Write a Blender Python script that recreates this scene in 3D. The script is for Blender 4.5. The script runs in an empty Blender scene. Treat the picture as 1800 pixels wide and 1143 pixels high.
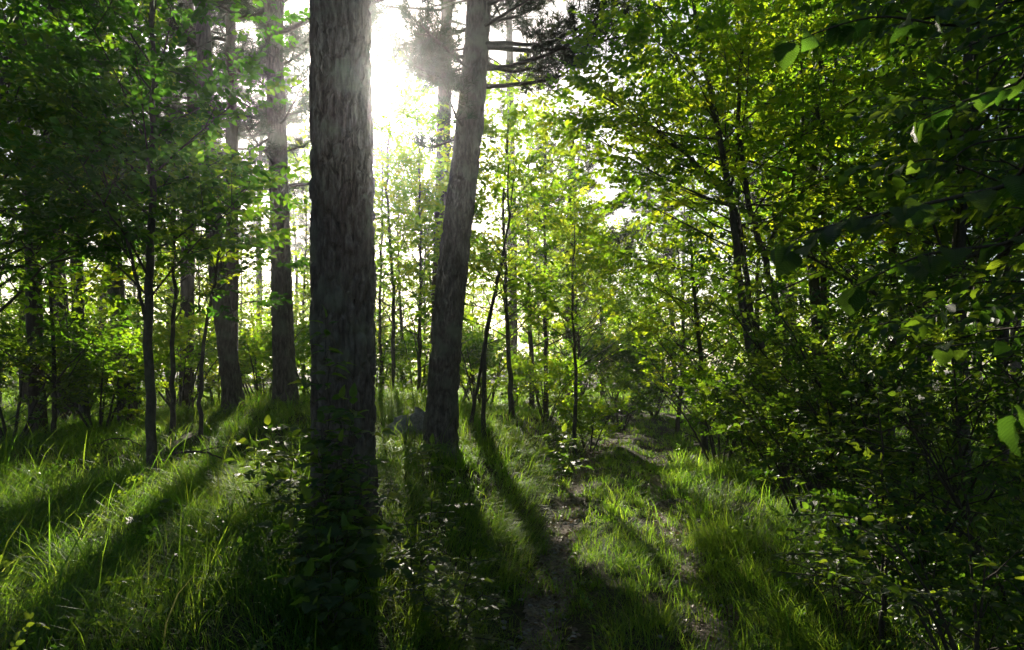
import bpy, math
import numpy as np
from mathutils import Vector

# ------------------------------------------------------------------ camera, light, sky, exposure
sc = bpy.context.scene
CAMZ = 1.7
FPX, CX, HY = 1200.0, 900.0, 650.0            # focal length in pixels of the 1800 px photograph, centre column, horizon row
cam_d = bpy.data.cameras.new('camera'); cam = bpy.data.objects.new('camera', cam_d)
sc.collection.objects.link(cam); sc.camera = cam
cam.location = (0, 0, CAMZ); cam.rotation_euler = (math.radians(90), 0, 0)
cam_d.sensor_width = 36.0; cam_d.lens = 24.0
cam_d.shift_y = (HY - 571.5) / 1800.0
cam_d.clip_start = 0.05; cam_d.clip_end = 3000
cam_d.dof.use_dof = True; cam_d.dof.focus_distance = 6.5; cam_d.dof.aperture_fstop = 5.0

SUN = np.array([(665 - CX) / FPX, 1.0, (HY - 187) / FPX]); SUN /= np.linalg.norm(SUN)
SUN_EL = math.asin(SUN[2]); SUN_AZ = math.atan2(SUN[0], SUN[1])      # azimuth from +Y towards +X
sl = bpy.data.lights.new('sun', 'SUN'); so = bpy.data.objects.new('sun', sl); sc.collection.objects.link(so)
sl.energy = 5.0; sl.angle = math.radians(0.5); sl.color = (1.0, 0.90, 0.74)
so.rotation_euler = Vector(SUN.tolist()).to_track_quat('Z', 'Y').to_euler()
so.location = (SUN * 60).tolist()

w = bpy.data.worlds.new('World'); sc.world = w; w.use_nodes = True
nt = w.node_tree; nt.nodes.clear()
N = nt.nodes.new; L = nt.links.new
sky = N('ShaderNodeTexSky'); sky.sky_type = 'NISHITA'; sky.sun_disc = False
sky.sun_elevation = SUN_EL; sky.sun_rotation = SUN_AZ
sky.air_density = 1.0; sky.dust_density = 1.5; sky.ozone_density = 1.2
tc = N('ShaderNodeTexCoord'); dt = N('ShaderNodeVectorMath'); dt.operation = 'DOT_PRODUCT'
nrm = N('ShaderNodeVectorMath'); nrm.operation = 'NORMALIZE'
L(tc.outputs['Generated'], nrm.inputs[0]); L(nrm.outputs[0], dt.inputs[0]); dt.inputs[1].default_value = SUN.tolist()
def lobe(p, s):
    mx = N('ShaderNodeMath'); mx.operation = 'MAXIMUM'; mx.inputs[1].default_value = 0
    L(dt.outputs['Value'], mx.inputs[0])
    a = N('ShaderNodeMath'); a.operation = 'POWER'; a.inputs[1].default_value = p
    b = N('ShaderNodeMath'); b.operation = 'MULTIPLY'; b.inputs[1].default_value = s
    L(mx.outputs[0], a.inputs[0]); L(a.outputs[0], b.inputs[0]); return b
l1, l2, l3 = lobe(7, 1.2), lobe(90, 3.5), lobe(4200, 2500.0)
s1 = N('ShaderNodeMath'); s1.operation = 'ADD'; L(l1.outputs[0], s1.inputs[0]); L(l2.outputs[0], s1.inputs[1])
s2 = N('ShaderNodeMath'); s2.operation = 'ADD'; L(s1.outputs[0], s2.inputs[0]); L(l3.outputs[0], s2.inputs[1])
glow = N('ShaderNodeMix'); glow.data_type = 'RGBA'; glow.blend_type = 'MULTIPLY'; glow.inputs[0].default_value = 1
glow.inputs[6].default_value = (1, 0.97, 0.90, 1); L(s2.outputs[0], glow.inputs[7])
add = N('ShaderNodeMix'); add.data_type = 'RGBA'; add.blend_type = 'ADD'; add.inputs[0].default_value = 1
L(sky.outputs[0], add.inputs[6]); L(glow.outputs[2], add.inputs[7])
bg = N('ShaderNodeBackground'); bg.inputs[1].default_value = 0.05
wo = N('ShaderNodeOutputWorld'); L(add.outputs[2], bg.inputs[0]); L(bg.outputs[0], wo.inputs[0])

sc.view_settings.view_transform = 'Standard'; sc.view_settings.look = 'None'
sc.view_settings.gamma = 1; sc.view_settings.exposure = 1.45; sc.view_settings.use_curve_mapping = False
cy = sc.cycles
cy.max_bounces = 6; cy.diffuse_bounces = 4; cy.glossy_bounces = 2; cy.transmission_bounces = 4
cy.transparent_max_bounces = 8; cy.volume_bounces = 0; cy.use_denoising = True
cy.sample_clamp_indirect = 4.0; cy.caustics_reflective = False; cy.caustics_refractive = False
try:
    cy.denoiser = 'OPENIMAGEDENOISE'
    cy.denoising_prefilter = 'ACCURATE'
except Exception: pass

# ------------------------------------------------------------------ small helpers
def hash2(ix, iy, s=0):
    h = (ix.astype(np.int64) * 374761393 + iy.astype(np.int64) * 668265263 + s * 974634777) & 0xFFFFFFFF
    h = ((h ^ (h >> 13)) * 1274126177) & 0xFFFFFFFF
    return ((h ^ (h >> 16)) & 0xFFFFFF) / float(0xFFFFFF)
def vnoise(x, y, s=0, wrap=None):
    ix = np.floor(x); iy = np.floor(y); fx = x - ix; fy = y - iy
    fx = fx * fx * (3 - 2 * fx); fy = fy * fy * (3 - 2 * fy)
    a, b = ix, ix + 1
    if wrap: a, b = a % wrap, b % wrap
    return (hash2(a, iy, s) * (1 - fx) + hash2(b, iy, s) * fx) * (1 - fy) + (hash2(a, iy + 1, s) * (1 - fx) + hash2(b, iy + 1, s) * fx) * fy
def sstep(a, b, x):
    t = np.clip((x - a) / (b - a), 0, 1); return t * t * (3 - 2 * t)
def unit(v): return v / (np.linalg.norm(v, axis=-1, keepdims=True) + 1e-9)

def at(px, py, Y):                                # a pixel of the photograph at depth Y -> world point
    return np.array([(px - CX) / FPX * Y, Y, CAMZ + (HY - py) / FPX * Y])

PX = np.array([-5, 0, 3, 4.3, 6.6, 9.0, 12.0, 14.0, 18.0, 22.0, 30.0, 45.0, 500.0])
PV = np.array([.3, .42, .55, .72, 1.02, 1.33, 1.9, 2.35, 3.35, 4.5, 7.2, 13.0, 200.0])
def path_x(y): return np.interp(y, PX, PV)
def ground_z(x, y):
    x = np.asarray(x, float); y = np.asarray(y, float)
    d = x - path_x(y)
    z = 0.50 * sstep(-0.75, -2.4, d) * (0.6 + 0.4 * sstep(2, 6, y)) + 0.26 * sstep(0.95, 2.6, d)
    z = z + 0.62 * np.exp(-((x + 3.3) ** 2 / 14.0 + (y - 12.5) ** 2 / 15.0))
    near = np.exp(-(y / 60.0) ** 2)
    z = z + 0.09 * near * np.exp(-(d / 0.30) ** 2) - 0.05 * near * (np.exp(-((d + .56) / .22) ** 2) + np.exp(-((d - .56) / .22) ** 2))
    z = z + 0.10 * (vnoise(x * .7, y * .7, 3) - .5) * sstep(.5, 1.6, abs(d)) + 0.035 * (vnoise(x * 3, y * 3, 5) - .5)
    far = sstep(24, 60, y); z = z + far * 0.5 * (vnoise(x * .05, y * .05, 9) - .3)
    return z
def gpt(px, Y):                                   # the ground point under pixel column px at depth Y
    x = (px - CX) / FPX * Y
    return np.array([x, Y, float(ground_z(x, Y))])

COL = sc.collection
def tag(o, label=None, cat=None, group=None, kind=None):
    if label: o['label'] = label
    if cat: o['category'] = cat
    if group: o['group'] = group
    if kind: o['kind'] = kind
    return o
def empty(name, loc, label=None, cat=None, group=None):
    o = bpy.data.objects.new(name, None); COL.objects.link(o); o.location = [float(v) for v in loc]
    o.empty_display_size = 0.1
    return tag(o, label, cat, group)
class MB:
    """collects vertex and face arrays and links them as one mesh"""
    def __init__(s): s.v = []; s.f = {3: [], 4: []}; s.n = 0; s.t = []
    def add(s, v, faces, mat=0, tint=None):
        v = np.asarray(v, np.float32).reshape(-1, 3)
        for f in (faces if isinstance(faces, (list, tuple)) and getattr(faces[0], 'ndim', 1) == 2 else [faces]):
            f = np.asarray(f, np.int64)
            if len(f): s.f[f.shape[1]].append((f + s.n, mat if np.isscalar(mat) else mat))
        s.v.append(v); s.n += len(v)
        s.t.append(np.zeros(len(v), np.float32) if tint is None else np.broadcast_to(np.asarray(tint, np.float32), (len(v),)))
    def mesh(s, name, mats, smooth=True, origin=(0, 0, 0)):
        me = bpy.data.meshes.new(name)
        v = np.concatenate(s.v) - np.asarray(origin, np.float32)
        me.vertices.add(len(v)); me.vertices.foreach_set('co', v.ravel())
        loops = []; tot = []; mi = []
        for k in (4, 3):
            for f, m in s.f[k]:
                loops.append(f.ravel()); tot.append(np.full(len(f), k)); mi.append(np.full(len(f), m) if np.isscalar(m) else m)
        loops = np.concatenate(loops).astype(np.int32); tot = np.concatenate(tot).astype(np.int32); mi = np.concatenate(mi).astype(np.int32)
        me.loops.add(len(loops)); me.loops.foreach_set('vertex_index', loops)
        me.polygons.add(len(tot)); st = np.concatenate([[0], np.cumsum(tot)[:-1]]).astype(np.int32)
        me.polygons.foreach_set('loop_start', st); me.polygons.foreach_set('loop_total', tot)
        me.polygons.foreach_set('material_index', mi)
        me.polygons.foreach_set('use_smooth', np.full(len(tot), bool(smooth)))
        a = me.attributes.new('tint', 'FLOAT', 'POINT'); a.data.foreach_set('value', np.concatenate(s.t))
        for m in mats: me.materials.append(m)
        me.update(calc_edges=True)
        return me
    def build(s, name, mats, parent=None, smooth=True, origin=None):
        if origin is None: origin = tuple(parent.location) if parent is not None else (0, 0, 0)
        if not isinstance(mats, (list, tuple)): mats = [mats]
        o = bpy.data.objects.new(name, s.mesh(name, mats, smooth, origin)); COL.objects.link(o)
        if parent is None: o.location = origin
        else: o.parent = parent
        return o

def frames(pts):
    pts = np.asarray(pts, float); t = np.gradient(pts, axis=0); t = unit(t)
    ref = np.where(np.abs(t[:, 2:3]) > .9, np.array([[1., 0, 0]]), np.array([[0, 0, 1.]]))
    if np.abs(t[:, 2]).mean() > .6: ref = np.tile([[1., 0, 0]], (len(t), 1))
    else: ref = np.tile([[0, 0, 1.]], (len(t), 1))
    a = unit(np.cross(t, ref)); b = np.cross(t, a)
    return t, a, b
def tube(mb, pts, rad, n=6, mat=0):
    pts = np.asarray(pts, float); m = len(pts); rad = np.broadcast_to(rad, (m,))
    t, a, b = frames(pts)
    th = np.arange(n) * 2 * math.pi / n
    v = pts[:, None] + rad[:, None, None] * (np.cos(th)[None, :, None] * a[:, None] + np.sin(th)[None, :, None] * b[:, None])
    i = np.arange(m - 1)[:, None] * n + np.arange(n)[None]
    j = np.arange(m - 1)[:, None] * n + (np.arange(n)[None] + 1) % n
    f = np.stack([i, j, j + n, i + n], -1).reshape(-1, 4)
    mb.add(v.reshape(-1, 3), f, mat)
def interp_line(pts, n):
    """smooth curve through control points (Catmull-Rom)"""
    p = np.asarray(pts, float); p = np.vstack([2 * p[0] - p[1], p, 2 * p[-1] - p[-2]])
    u = np.linspace(0, len(pts) - 1 - 1e-6, n); k = np.floor(u).astype(int); f = (u - k)[:, None]
    a, b, c, d = p[k], p[k + 1], p[k + 2], p[k + 3]
    return .5 * ((2 * b) + (-a + c) * f + (2 * a - 5 * b + 4 * c - d) * f ** 2 + (-a + 3 * b - 3 * c + d) * f ** 3)

# ------------------------------------------------------------------ materials
def new_mat(name):
    m = bpy.data.materials.new(name); m.use_nodes = True; t = m.node_tree; t.nodes.clear()
    return m, t, t.nodes.new, t.links.new
def ramp(n, l, src, stops):
    r = n('ShaderNodeValToRGB'); e = r.color_ramp.elements
    while len(e) < len(stops): e.new(0.5)
    for i, (p, c) in enumerate(stops): e[i].position = p; e[i].color = (*c, 1)
    l(src, r.inputs[0]); return r
def leaf_mat(name, cols, tcols, rough=.42, spec=.35, trans=.5, veins=False):
    """thin leaf: reflects green, lets yellow-green light through; tint = natural difference leaf to leaf"""
    m, t, n, l = new_mat(name)
    at_ = n('ShaderNodeAttribute'); at_.attribute_name = 'tint'
    fac = at_.outputs['Fac']
    if veins:
        oi = n('ShaderNodeObjectInfo'); fac = oi.outputs['Random']
    k = len(cols) - 1
    r1 = ramp(n, l, fac, [(i / k, c) for i, c in enumerate(cols)])
    r2 = ramp(n, l, fac, [(i / k, c) for i, c in enumerate(tcols)])
    p = n('ShaderNodeBsdfPrincipled'); p.inputs['Roughness'].default_value = rough
    p.inputs['Specular IOR Level'].default_value = spec
    tr = n('ShaderNodeBsdfTranslucent'); mx = n('ShaderNodeMixShader'); mx.inputs[0].default_value = trans
    l(r1.outputs[0], p.inputs['Base Color']); l(r2.outputs[0], tr.inputs['Color'])
    if veins:
        geo = n('ShaderNodeTexCoord'); wv = n('ShaderNodeTexWave'); mp = n('ShaderNodeVectorMath'); mp.operation = 'MULTIPLY'
        # side veins run forward from the midrib: use |x| mixed into y
        sx = n('ShaderNodeSeparateXYZ'); l(geo.outputs['Object'], sx.inputs[0])
        ab = n('ShaderNodeMath'); ab.operation = 'ABSOLUTE'; l(sx.outputs[0], ab.inputs[0])
        ms = n('ShaderNodeMath'); ms.operation = 'MULTIPLY'; ms.inputs[1].default_value = -0.8; l(ab.outputs[0], ms.inputs[0])
        ad = n('ShaderNodeMath'); ad.operation = 'ADD'; l(ms.outputs[0], ad.inputs[0]); l(sx.outputs[1], ad.inputs[1])
        cb = n('ShaderNodeCombineXYZ'); l(ad.outputs[0], cb.inputs[1])
        wv.bands_direction = 'Y'; wv.inputs['Scale'].default_value = 3.6; wv.inputs['Distortion'].default_value = 0.6
        l(cb.outputs[0], wv.inputs['Vector'])
        bp = n('ShaderNodeBump'); bp.inputs['Strength'].default_value = .6; bp.inputs['Distance'].default_value = .05
        l(wv.outputs['Fac'], bp.inputs['Height']); l(bp.outputs[0], p.inputs['Normal'])
        rr = ramp(n, l, wv.outputs['Fac'], [(0.0, (.62, .62, .55)), (.25, (1, 1, 1))])
        mm = n('ShaderNodeMix'); mm.data_type = 'RGBA'; mm.blend_type = 'MULTIPLY'; mm.inputs[0].default_value = .8
        l(r2.outputs[0], mm.inputs[6]); l(rr.outputs[0], mm.inputs[7]); l(mm.outputs[2], tr.inputs['Color'])
    o = n('ShaderNodeOutputMaterial'); l(p.outputs[0], mx.inputs[1]); l(tr.outputs[0], mx.inputs[2]); l(mx.outputs[0], o.inputs[0])
    return m
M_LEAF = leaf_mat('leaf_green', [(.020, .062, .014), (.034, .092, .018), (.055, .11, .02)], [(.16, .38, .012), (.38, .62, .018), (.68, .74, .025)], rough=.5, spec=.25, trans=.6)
M_LEAF_SHADED = leaf_mat('leaf_shaded', [(.016, .054, .014), (.024, .072, .018), (.036, .085, .02)], [(.08, .26, .012), (.15, .38, .016), (.40, .58, .022)], rough=.5, spec=.22, trans=.5)  # darker copy of the green leaf: crown shade put into its colours
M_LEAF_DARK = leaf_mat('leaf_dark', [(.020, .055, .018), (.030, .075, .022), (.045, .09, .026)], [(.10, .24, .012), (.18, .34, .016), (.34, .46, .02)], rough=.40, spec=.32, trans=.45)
M_LEAF_SAP = leaf_mat('leaf_sapling', [(.045, .085, .04), (.06, .105, .05), (.075, .12, .05)], [(.14, .32, .02), (.26, .44, .02), (.42, .55, .025)], rough=.42, trans=.48, veins=True)
M_HAZEL = leaf_mat('leaf_hazel', [(.03, .065, .018), (.04, .085, .022), (.05, .095, .025)], [(.10, .26, .02), (.15, .33, .025), (.26, .42, .03)], rough=.38, spec=.4, trans=.48, veins=True)
M_GRASS = leaf_mat('grass_blade', [(.020, .066, .022), (.030, .09, .026), (.045, .11, .028), (.26, .20, .10)], [(.14, .38, .02), (.30, .54, .028), (.52, .68, .045), (.55, .45, .2)], rough=.52, spec=.16, trans=.55)
M_NEEDLE = leaf_mat('pine_needle', [(.022, .04, .02), (.03, .05, .024), (.05, .055, .03)], [(.05, .08, .03), (.07, .10, .03), (.11, .11, .04)], rough=.5, spec=.3, trans=.22)
M_DRY = leaf_mat('dead_leaf', [(.08, .055, .035), (.16, .11, .07), (.26, .20, .15)], [(.10, .06, .02), (.14, .09, .03), (.2, .13, .05)], rough=.55, spec=.25, trans=.2)

def bark_mat(name, c0, c1, c2, scale, strength, lichen=None, stretch=.22):
    m, t, n, l = new_mat(name)
    g = n('ShaderNodeTexCoord'); mp = n('ShaderNodeMapping'); mp.inputs['Scale'].default_value = (scale, scale, scale * stretch)
    l(g.outputs['Object'], mp.inputs[0])
    n1 = n('ShaderNodeTexNoise'); n1.inputs['Scale'].default_value = 1; n1.inputs['Detail'].default_value = 9; n1.inputs['Roughness'].default_value = .68
    l(mp.outputs[0], n1.inputs['Vector'])
    v1 = n('ShaderNodeTexVoronoi'); v1.feature = 'DISTANCE_TO_EDGE'; v1.inputs['Scale'].default_value = .8; l(mp.outputs[0], v1.inputs['Vector'])
    r = ramp(n, l, n1.outputs['Fac'], [(.28, c0), (.5, c1), (.72, c2)])
    col = r.outputs[0]
    if lichen:
        n2 = n('ShaderNodeTexNoise'); n2.inputs['Scale'].default_value = 3.5; n2.inputs['Detail'].default_value = 6; l(g.outputs['Object'], n2.inputs['Vector'])
        r2 = ramp(n, l, n2.outputs['Fac'], [(.5, (0, 0, 0)), (.68, (1, 1, 1))])
        mx = n('ShaderNodeMix'); mx.data_type = 'RGBA'; l(r2.outputs[0], mx.inputs[0]); l(col, mx.inputs[6]); mx.inputs[7].default_value = (*lichen, 1)
        col = mx.outputs[2]
    mh = n('ShaderNodeMath'); mh.operation = 'MULTIPLY_ADD'; l(v1.outputs['Distance'], mh.inputs[0]); mh.inputs[1].default_value = .8; l(n1.outputs['Fac'], mh.inputs[2])
    bp = n('ShaderNodeBump'); bp.inputs['Strength'].default_value = strength; bp.inputs['Distance'].default_value = .02; l(mh.outputs[0], bp.inputs['Height'])
    p = n('ShaderNodeBsdfPrincipled'); p.inputs['Roughness'].default_value = .85; p.inputs['Specular IOR Level'].default_value = .25
    l(col, p.inputs['Base Color']); l(bp.outputs[0], p.inputs['Normal'])
    o = n('ShaderNodeOutputMaterial'); l(p.outputs[0], o.inputs[0]); return m
M_PINE = bark_mat('pine_bark', (.03, .024, .02), (.11, .09, .075), (.23, .20, .17), 30, 1.0, lichen=(.17, .17, .125))
M_PINE_FAR = bark_mat('pine_bark_far', (.035, .027, .022), (.09, .068, .055), (.16, .13, .105), 14, .8)
M_TWIG = bark_mat('twig_bark', (.03, .024, .018), (.06, .05, .04), (.10, .085, .065), 60, .4)
M_SMOOTH = bark_mat('smooth_bark', (.035, .03, .025), (.07, .06, .05), (.12, .105, .085), 22, .5, lichen=(.09, .10, .06), stretch=.6)
M_DEAD = bark_mat('dead_wood', (.08, .07, .06), (.16, .14, .12), (.26, .24, .21), 40, .5)

def soil_mat(name, cols, s):
    m, t, n, l = new_mat(name)
    g = n('ShaderNodeTexCoord')
    n1 = n('ShaderNodeTexNoise'); n1.inputs['Scale'].default_value = s; n1.inputs['Detail'].default_value = 10; n1.inputs['Roughness'].default_value = .7
    n2 = n('ShaderNodeTexVoronoi'); n2.inputs['Scale'].default_value = s * 4
    l(g.outputs['Object'], n1.inputs['Vector']); l(g.outputs['Object'], n2.inputs['Vector'])
    mt = n('ShaderNodeMath'); mt.operation = 'MULTIPLY_ADD'; l(n2.outputs['Distance'], mt.inputs[0]); mt.inputs[1].default_value = .4; l(n1.outputs['Fac'], mt.inputs[2])
    r = ramp(n, l, mt.outputs[0], [(.35, cols[0]), (.62, cols[1]), (.9, cols[2])])
    bp = n('ShaderNodeBump'); bp.inputs['Strength'].default_value = .8; bp.inputs['Distance'].default_value = .03; l(mt.outputs[0], bp.inputs['Height'])
    p = n('ShaderNodeBsdfPrincipled'); p.inputs['Roughness'].default_value = .95; p.inputs['Specular IOR Level'].default_value = .15
    l(r.outputs[0], p.inputs['Base Color']); l(bp.outputs[0], p.inputs['Normal'])
    o = n('ShaderNodeOutputMaterial'); l(p.outputs[0], o.inputs[0]); return m
M_SOIL = soil_mat('forest_soil', [(.018, .016, .009), (.035, .032, .016), (.06, .055, .03)], 6)
M_PATH = soil_mat('trodden_earth', [(.06, .045, .035), (.12, .095, .075), (.24, .20, .165)], 16)
M_STONE = soil_mat('grey_stone', [(.12, .115, .105), (.22, .21, .195), (.33, .32, .30)], 9)
m, t_, n_, l_ = new_mat('petal_white')
p_ = n_('ShaderNodeBsdfPrincipled'); p_.inputs['Base Color'].default_value = (.75, .75, .78, 1); o_ = n_('ShaderNodeOutputMaterial'); l_(p_.outputs[0], o_.inputs[0]); M_PETAL = m

# ------------------------------------------------------------------ ground and path
gx = np.concatenate([-np.geomspace(400, 9, 26), np.arange(-8.9, 9, .13), np.geomspace(9.1, 400, 26)])
gy = np.concatenate([np.linspace(-60, -2.2, 16), np.arange(-2, 16, .13), np.geomspace(16.1, 900, 60)])
X, Y_ = np.meshgrid(gx, gy); Z = ground_z(X, Y_)
b = MB(); ny, nx = X.shape
i = (np.arange(ny - 1)[:, None] * nx + np.arange(nx - 1)[None]).ravel()
b.add(np.stack([X, Y_, Z], -1), np.stack([i, i + 1, i + nx + 1, i + nx], -1))
tag(b.build('ground', M_SOIL), kind='structure')
b = MB()
for sgn, wd, ye in ((-1, .165, 19), (1, .12, 11)):
    yy = np.arange(-1.5, ye, .12); uu = np.linspace(-1, 1, 9)
    wob = .05 * (vnoise(yy * .9, yy * 0 + sgn, 7) - .5); wdt = wd * (.75 + .6 * vnoise(yy * 1.3, yy * 0, 8 + sgn))
    cx = path_x(yy) + sgn * .56 + wob
    xx = cx[:, None] + uu[None] * wdt[:, None]; y2 = np.repeat(yy[:, None], 9, 1)
    zz = ground_z(xx, y2) + .012 * (1 - uu[None] ** 4) - .006 + .018 * (vnoise(xx * 14, y2 * 14, 4) - .3)
    i = (np.arange(len(yy) - 1)[:, None] * 9 + np.arange(8)[None]).ravel()
    b.add(np.stack([xx, y2, zz], -1), np.stack([i, i + 1, i + 10, i + 9], -1))
tag(b.build('path', M_PATH), kind='structure')

# ------------------------------------------------------------------ sun gaps: openings in the leaves above the sunny spots of the grass
GAPS = []
def on_ground(px, py, lift=.12):                  # where the sight line through a pixel meets the ground
    Y = np.arange(2.2, 40, .05); x = (px - CX) / FPX * Y; z = CAMZ + (HY - py) / FPX * Y
    k = np.argmax(z < ground_z(x, Y) + lift); return np.array([x[k], Y[k], z[k]])
def gap(px, py, rpx, Y=None):
    p = on_ground(px, py) if Y is None else at(px, py, Y); GAPS.append((p, rpx / FPX * p[1]))
for g in [(300, 905, 55), (350, 880, 60), (440, 860, 55), (400, 895, 45), (260, 925, 55), (480, 900, 50), (180, 890, 40), (25, 950, 45), 
          (810, 790, 40), (850, 830, 40), (880, 790, 40), (930, 830, 45), (965, 870, 40), (900, 760, 35), (700, 700, 75), (690, 760, 50),
          (1060, 850, 60), (1090, 890, 45), (1130, 970, 45), (1180, 1010, 40), (1215, 1060, 30), (1040, 950, 30),
          (1240, 840, 60), (1310, 860, 60), (1380, 890, 50), (1200, 900, 40), (1165, 790, 35), (670, 900, 35), (680, 980, 35), (1000, 880, 25), (410, 740, 40), (1080, 760, 45),
          (1640, 540, 50, 4.6), (1700, 620, 45, 4.3), (1560, 900, 40, 4.2), (1400, 950, 45, 4.3), (1600, 1010, 40, 3.9)]:
    gap(*g)
GAPS.append((np.array([0, 0, CAMZ]), .27))
GP = np.array([g[0] for g in GAPS]); GR = np.array([g[1] for g in GAPS])
def sun_open(P, pad=.12):
    """True where a point stands in one of the openings"""
    out = np.zeros(len(P), bool)
    for g, r in zip(GP, GR):
        d = P - g; t = d @ SUN
        out |= (t > .5) & (np.linalg.norm(d - t[:, None] * SUN, axis=1) < r + pad)
    return out
def eye_clear(P):   # nothing grows right in front of the lens
    return np.linalg.norm(P - np.array([0, 0, CAMZ]), axis=1) > 1.2

# ------------------------------------------------------------------ leaf sprays
def leaf_arr(fine):
    if fine: v = np.array([[0, 0, 0], [.26, .28, .07], [.27, .62, .05], [0, 1, -.08], [-.27, .62, .05], [-.26, .28, .07]]); f4 = [[0, 1, 2, 3], [0, 3, 4, 5]]
    else: v = np.array([[0, 0, 0], [.3, .48, .05], [0, 1, -.05], [-.3, .48, .05]]); f4 = [[0, 1, 2, 3]]
    return v, np.array(f4)
def rotz(a): c, s = np.cos(a), np.sin(a); z = a * 0; o = z + 1; return np.stack([np.stack([c, -s, z], -1), np.stack([s, c, z], -1), np.stack([z, z, o], -1)], -2)
def rotx(a): c, s = np.cos(a), np.sin(a); z = a * 0; o = z + 1; return np.stack([np.stack([o, z, z], -1), np.stack([z, c, -s], -1), np.stack([z, s, c], -1)], -2)
def roty(a): c, s = np.cos(a), np.sin(a); z = a * 0; o = z + 1; return np.stack([np.stack([c, z, s], -1), np.stack([z, o, z], -1), np.stack([-s, z, c], -1)], -2)
def make_spray(rng, n=12, lsize=.2, fine=True, droop=.3):
    """a leafy twig along +Y, one unit long; returns verts, faces, material index, leaf number"""
    lv, lf = leaf_arr(fine); V = []; F = []; TI = []; k = 0
    for q in range(n):
        t = .12 + .88 * q / (n - 1); side = 1 if q % 2 else -1
        if q == n - 1: side = 0
        a = -side * rng.uniform(.6, 1.15) + rng.normal(0, .15)
        R = rotz(np.array([a]))[0] @ rotx(np.array([rng.normal(-droop, .35)]))[0] @ roty(np.array([rng.normal(0, .4)]))[0]
        s = lsize * rng.uniform(.7, 1.2)
        off = np.array([side * -.02, t, -.12 * t * t + rng.normal(0, .02)]) + R @ np.array([0, .12 * s, 0])
        V.append(lv * s @ R.T + off); F.append(lf + k); k += len(lv); TI.append(np.full(len(lv), rng.uniform(-.18, .18)))
    return np.concatenate(V), np.concatenate(F), np.concatenate(TI)
_r = np.random.default_rng(5)
SPR = {('fine'): [make_spray(_r, 13, .24, True) for _ in range(5)],
       ('coarse'): [make_spray(_r, 11, .31, False) for _ in range(5)],
       ('small'): [make_spray(_r, 14, .20, True, .15) for _ in range(5)]}
def needle_tuft(rng, n=15):
    V = []; F = []
    for q in range(n):
        d = unit(np.array([rng.normal(0, .62), 1 * rng.uniform(.25, 1), rng.normal(0, .62)])); s = unit(np.cross(d, rng.normal(size=3))) * .042
        b0 = np.array([0, rng.uniform(-.3, .35), 0])
        V += [b0 - s, b0 + s, b0 + d * rng.uniform(.7, 1)]; F.append([3 * q, 3 * q + 1, 3 * q + 2])
    return np.array(V), np.array(F), np.repeat(rng.uniform(-.15, .15, n), 3)
SPR['needle'] = [needle_tuft(_r) for _ in range(4)]
def place_sprays(mb, rng, P, D, S, kind, mat=0, roll=.45, tint=None):
    """puts sprays at points P along directions D with sizes S"""
    P = np.asarray(P, float); D = unit(np.asarray(D, float)); S = np.asarray(S, float)
    if not len(P): return
    up = unit(np.array([0, 0, 1.]) + rng.normal(0, roll, (len(P), 3)))
    x = unit(np.cross(D, up)); z = np.cross(x, D)
    R = np.stack([x, D, z], -1)
    T = rng.uniform(0, 1, len(P)) if tint is None else tint
    var = rng.integers(0, len(SPR[kind]), len(P))
    for q, (v, f, ti) in enumerate(SPR[kind]):
        s = var == q
        if not s.any(): continue
        W = np.einsum('nij,vj->nvi', R[s] * S[s][:, None, None], v) + P[s][:, None]
        F = f[None] + (np.arange(s.sum()) * len(v))[:, None, None]
        TT = np.clip(T[s][:, None] + ti[None], 0, 1)
        mb.add(W.reshape(-1, 3), F.reshape(-1, f.shape[1]), mat, TT.ravel())

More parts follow.
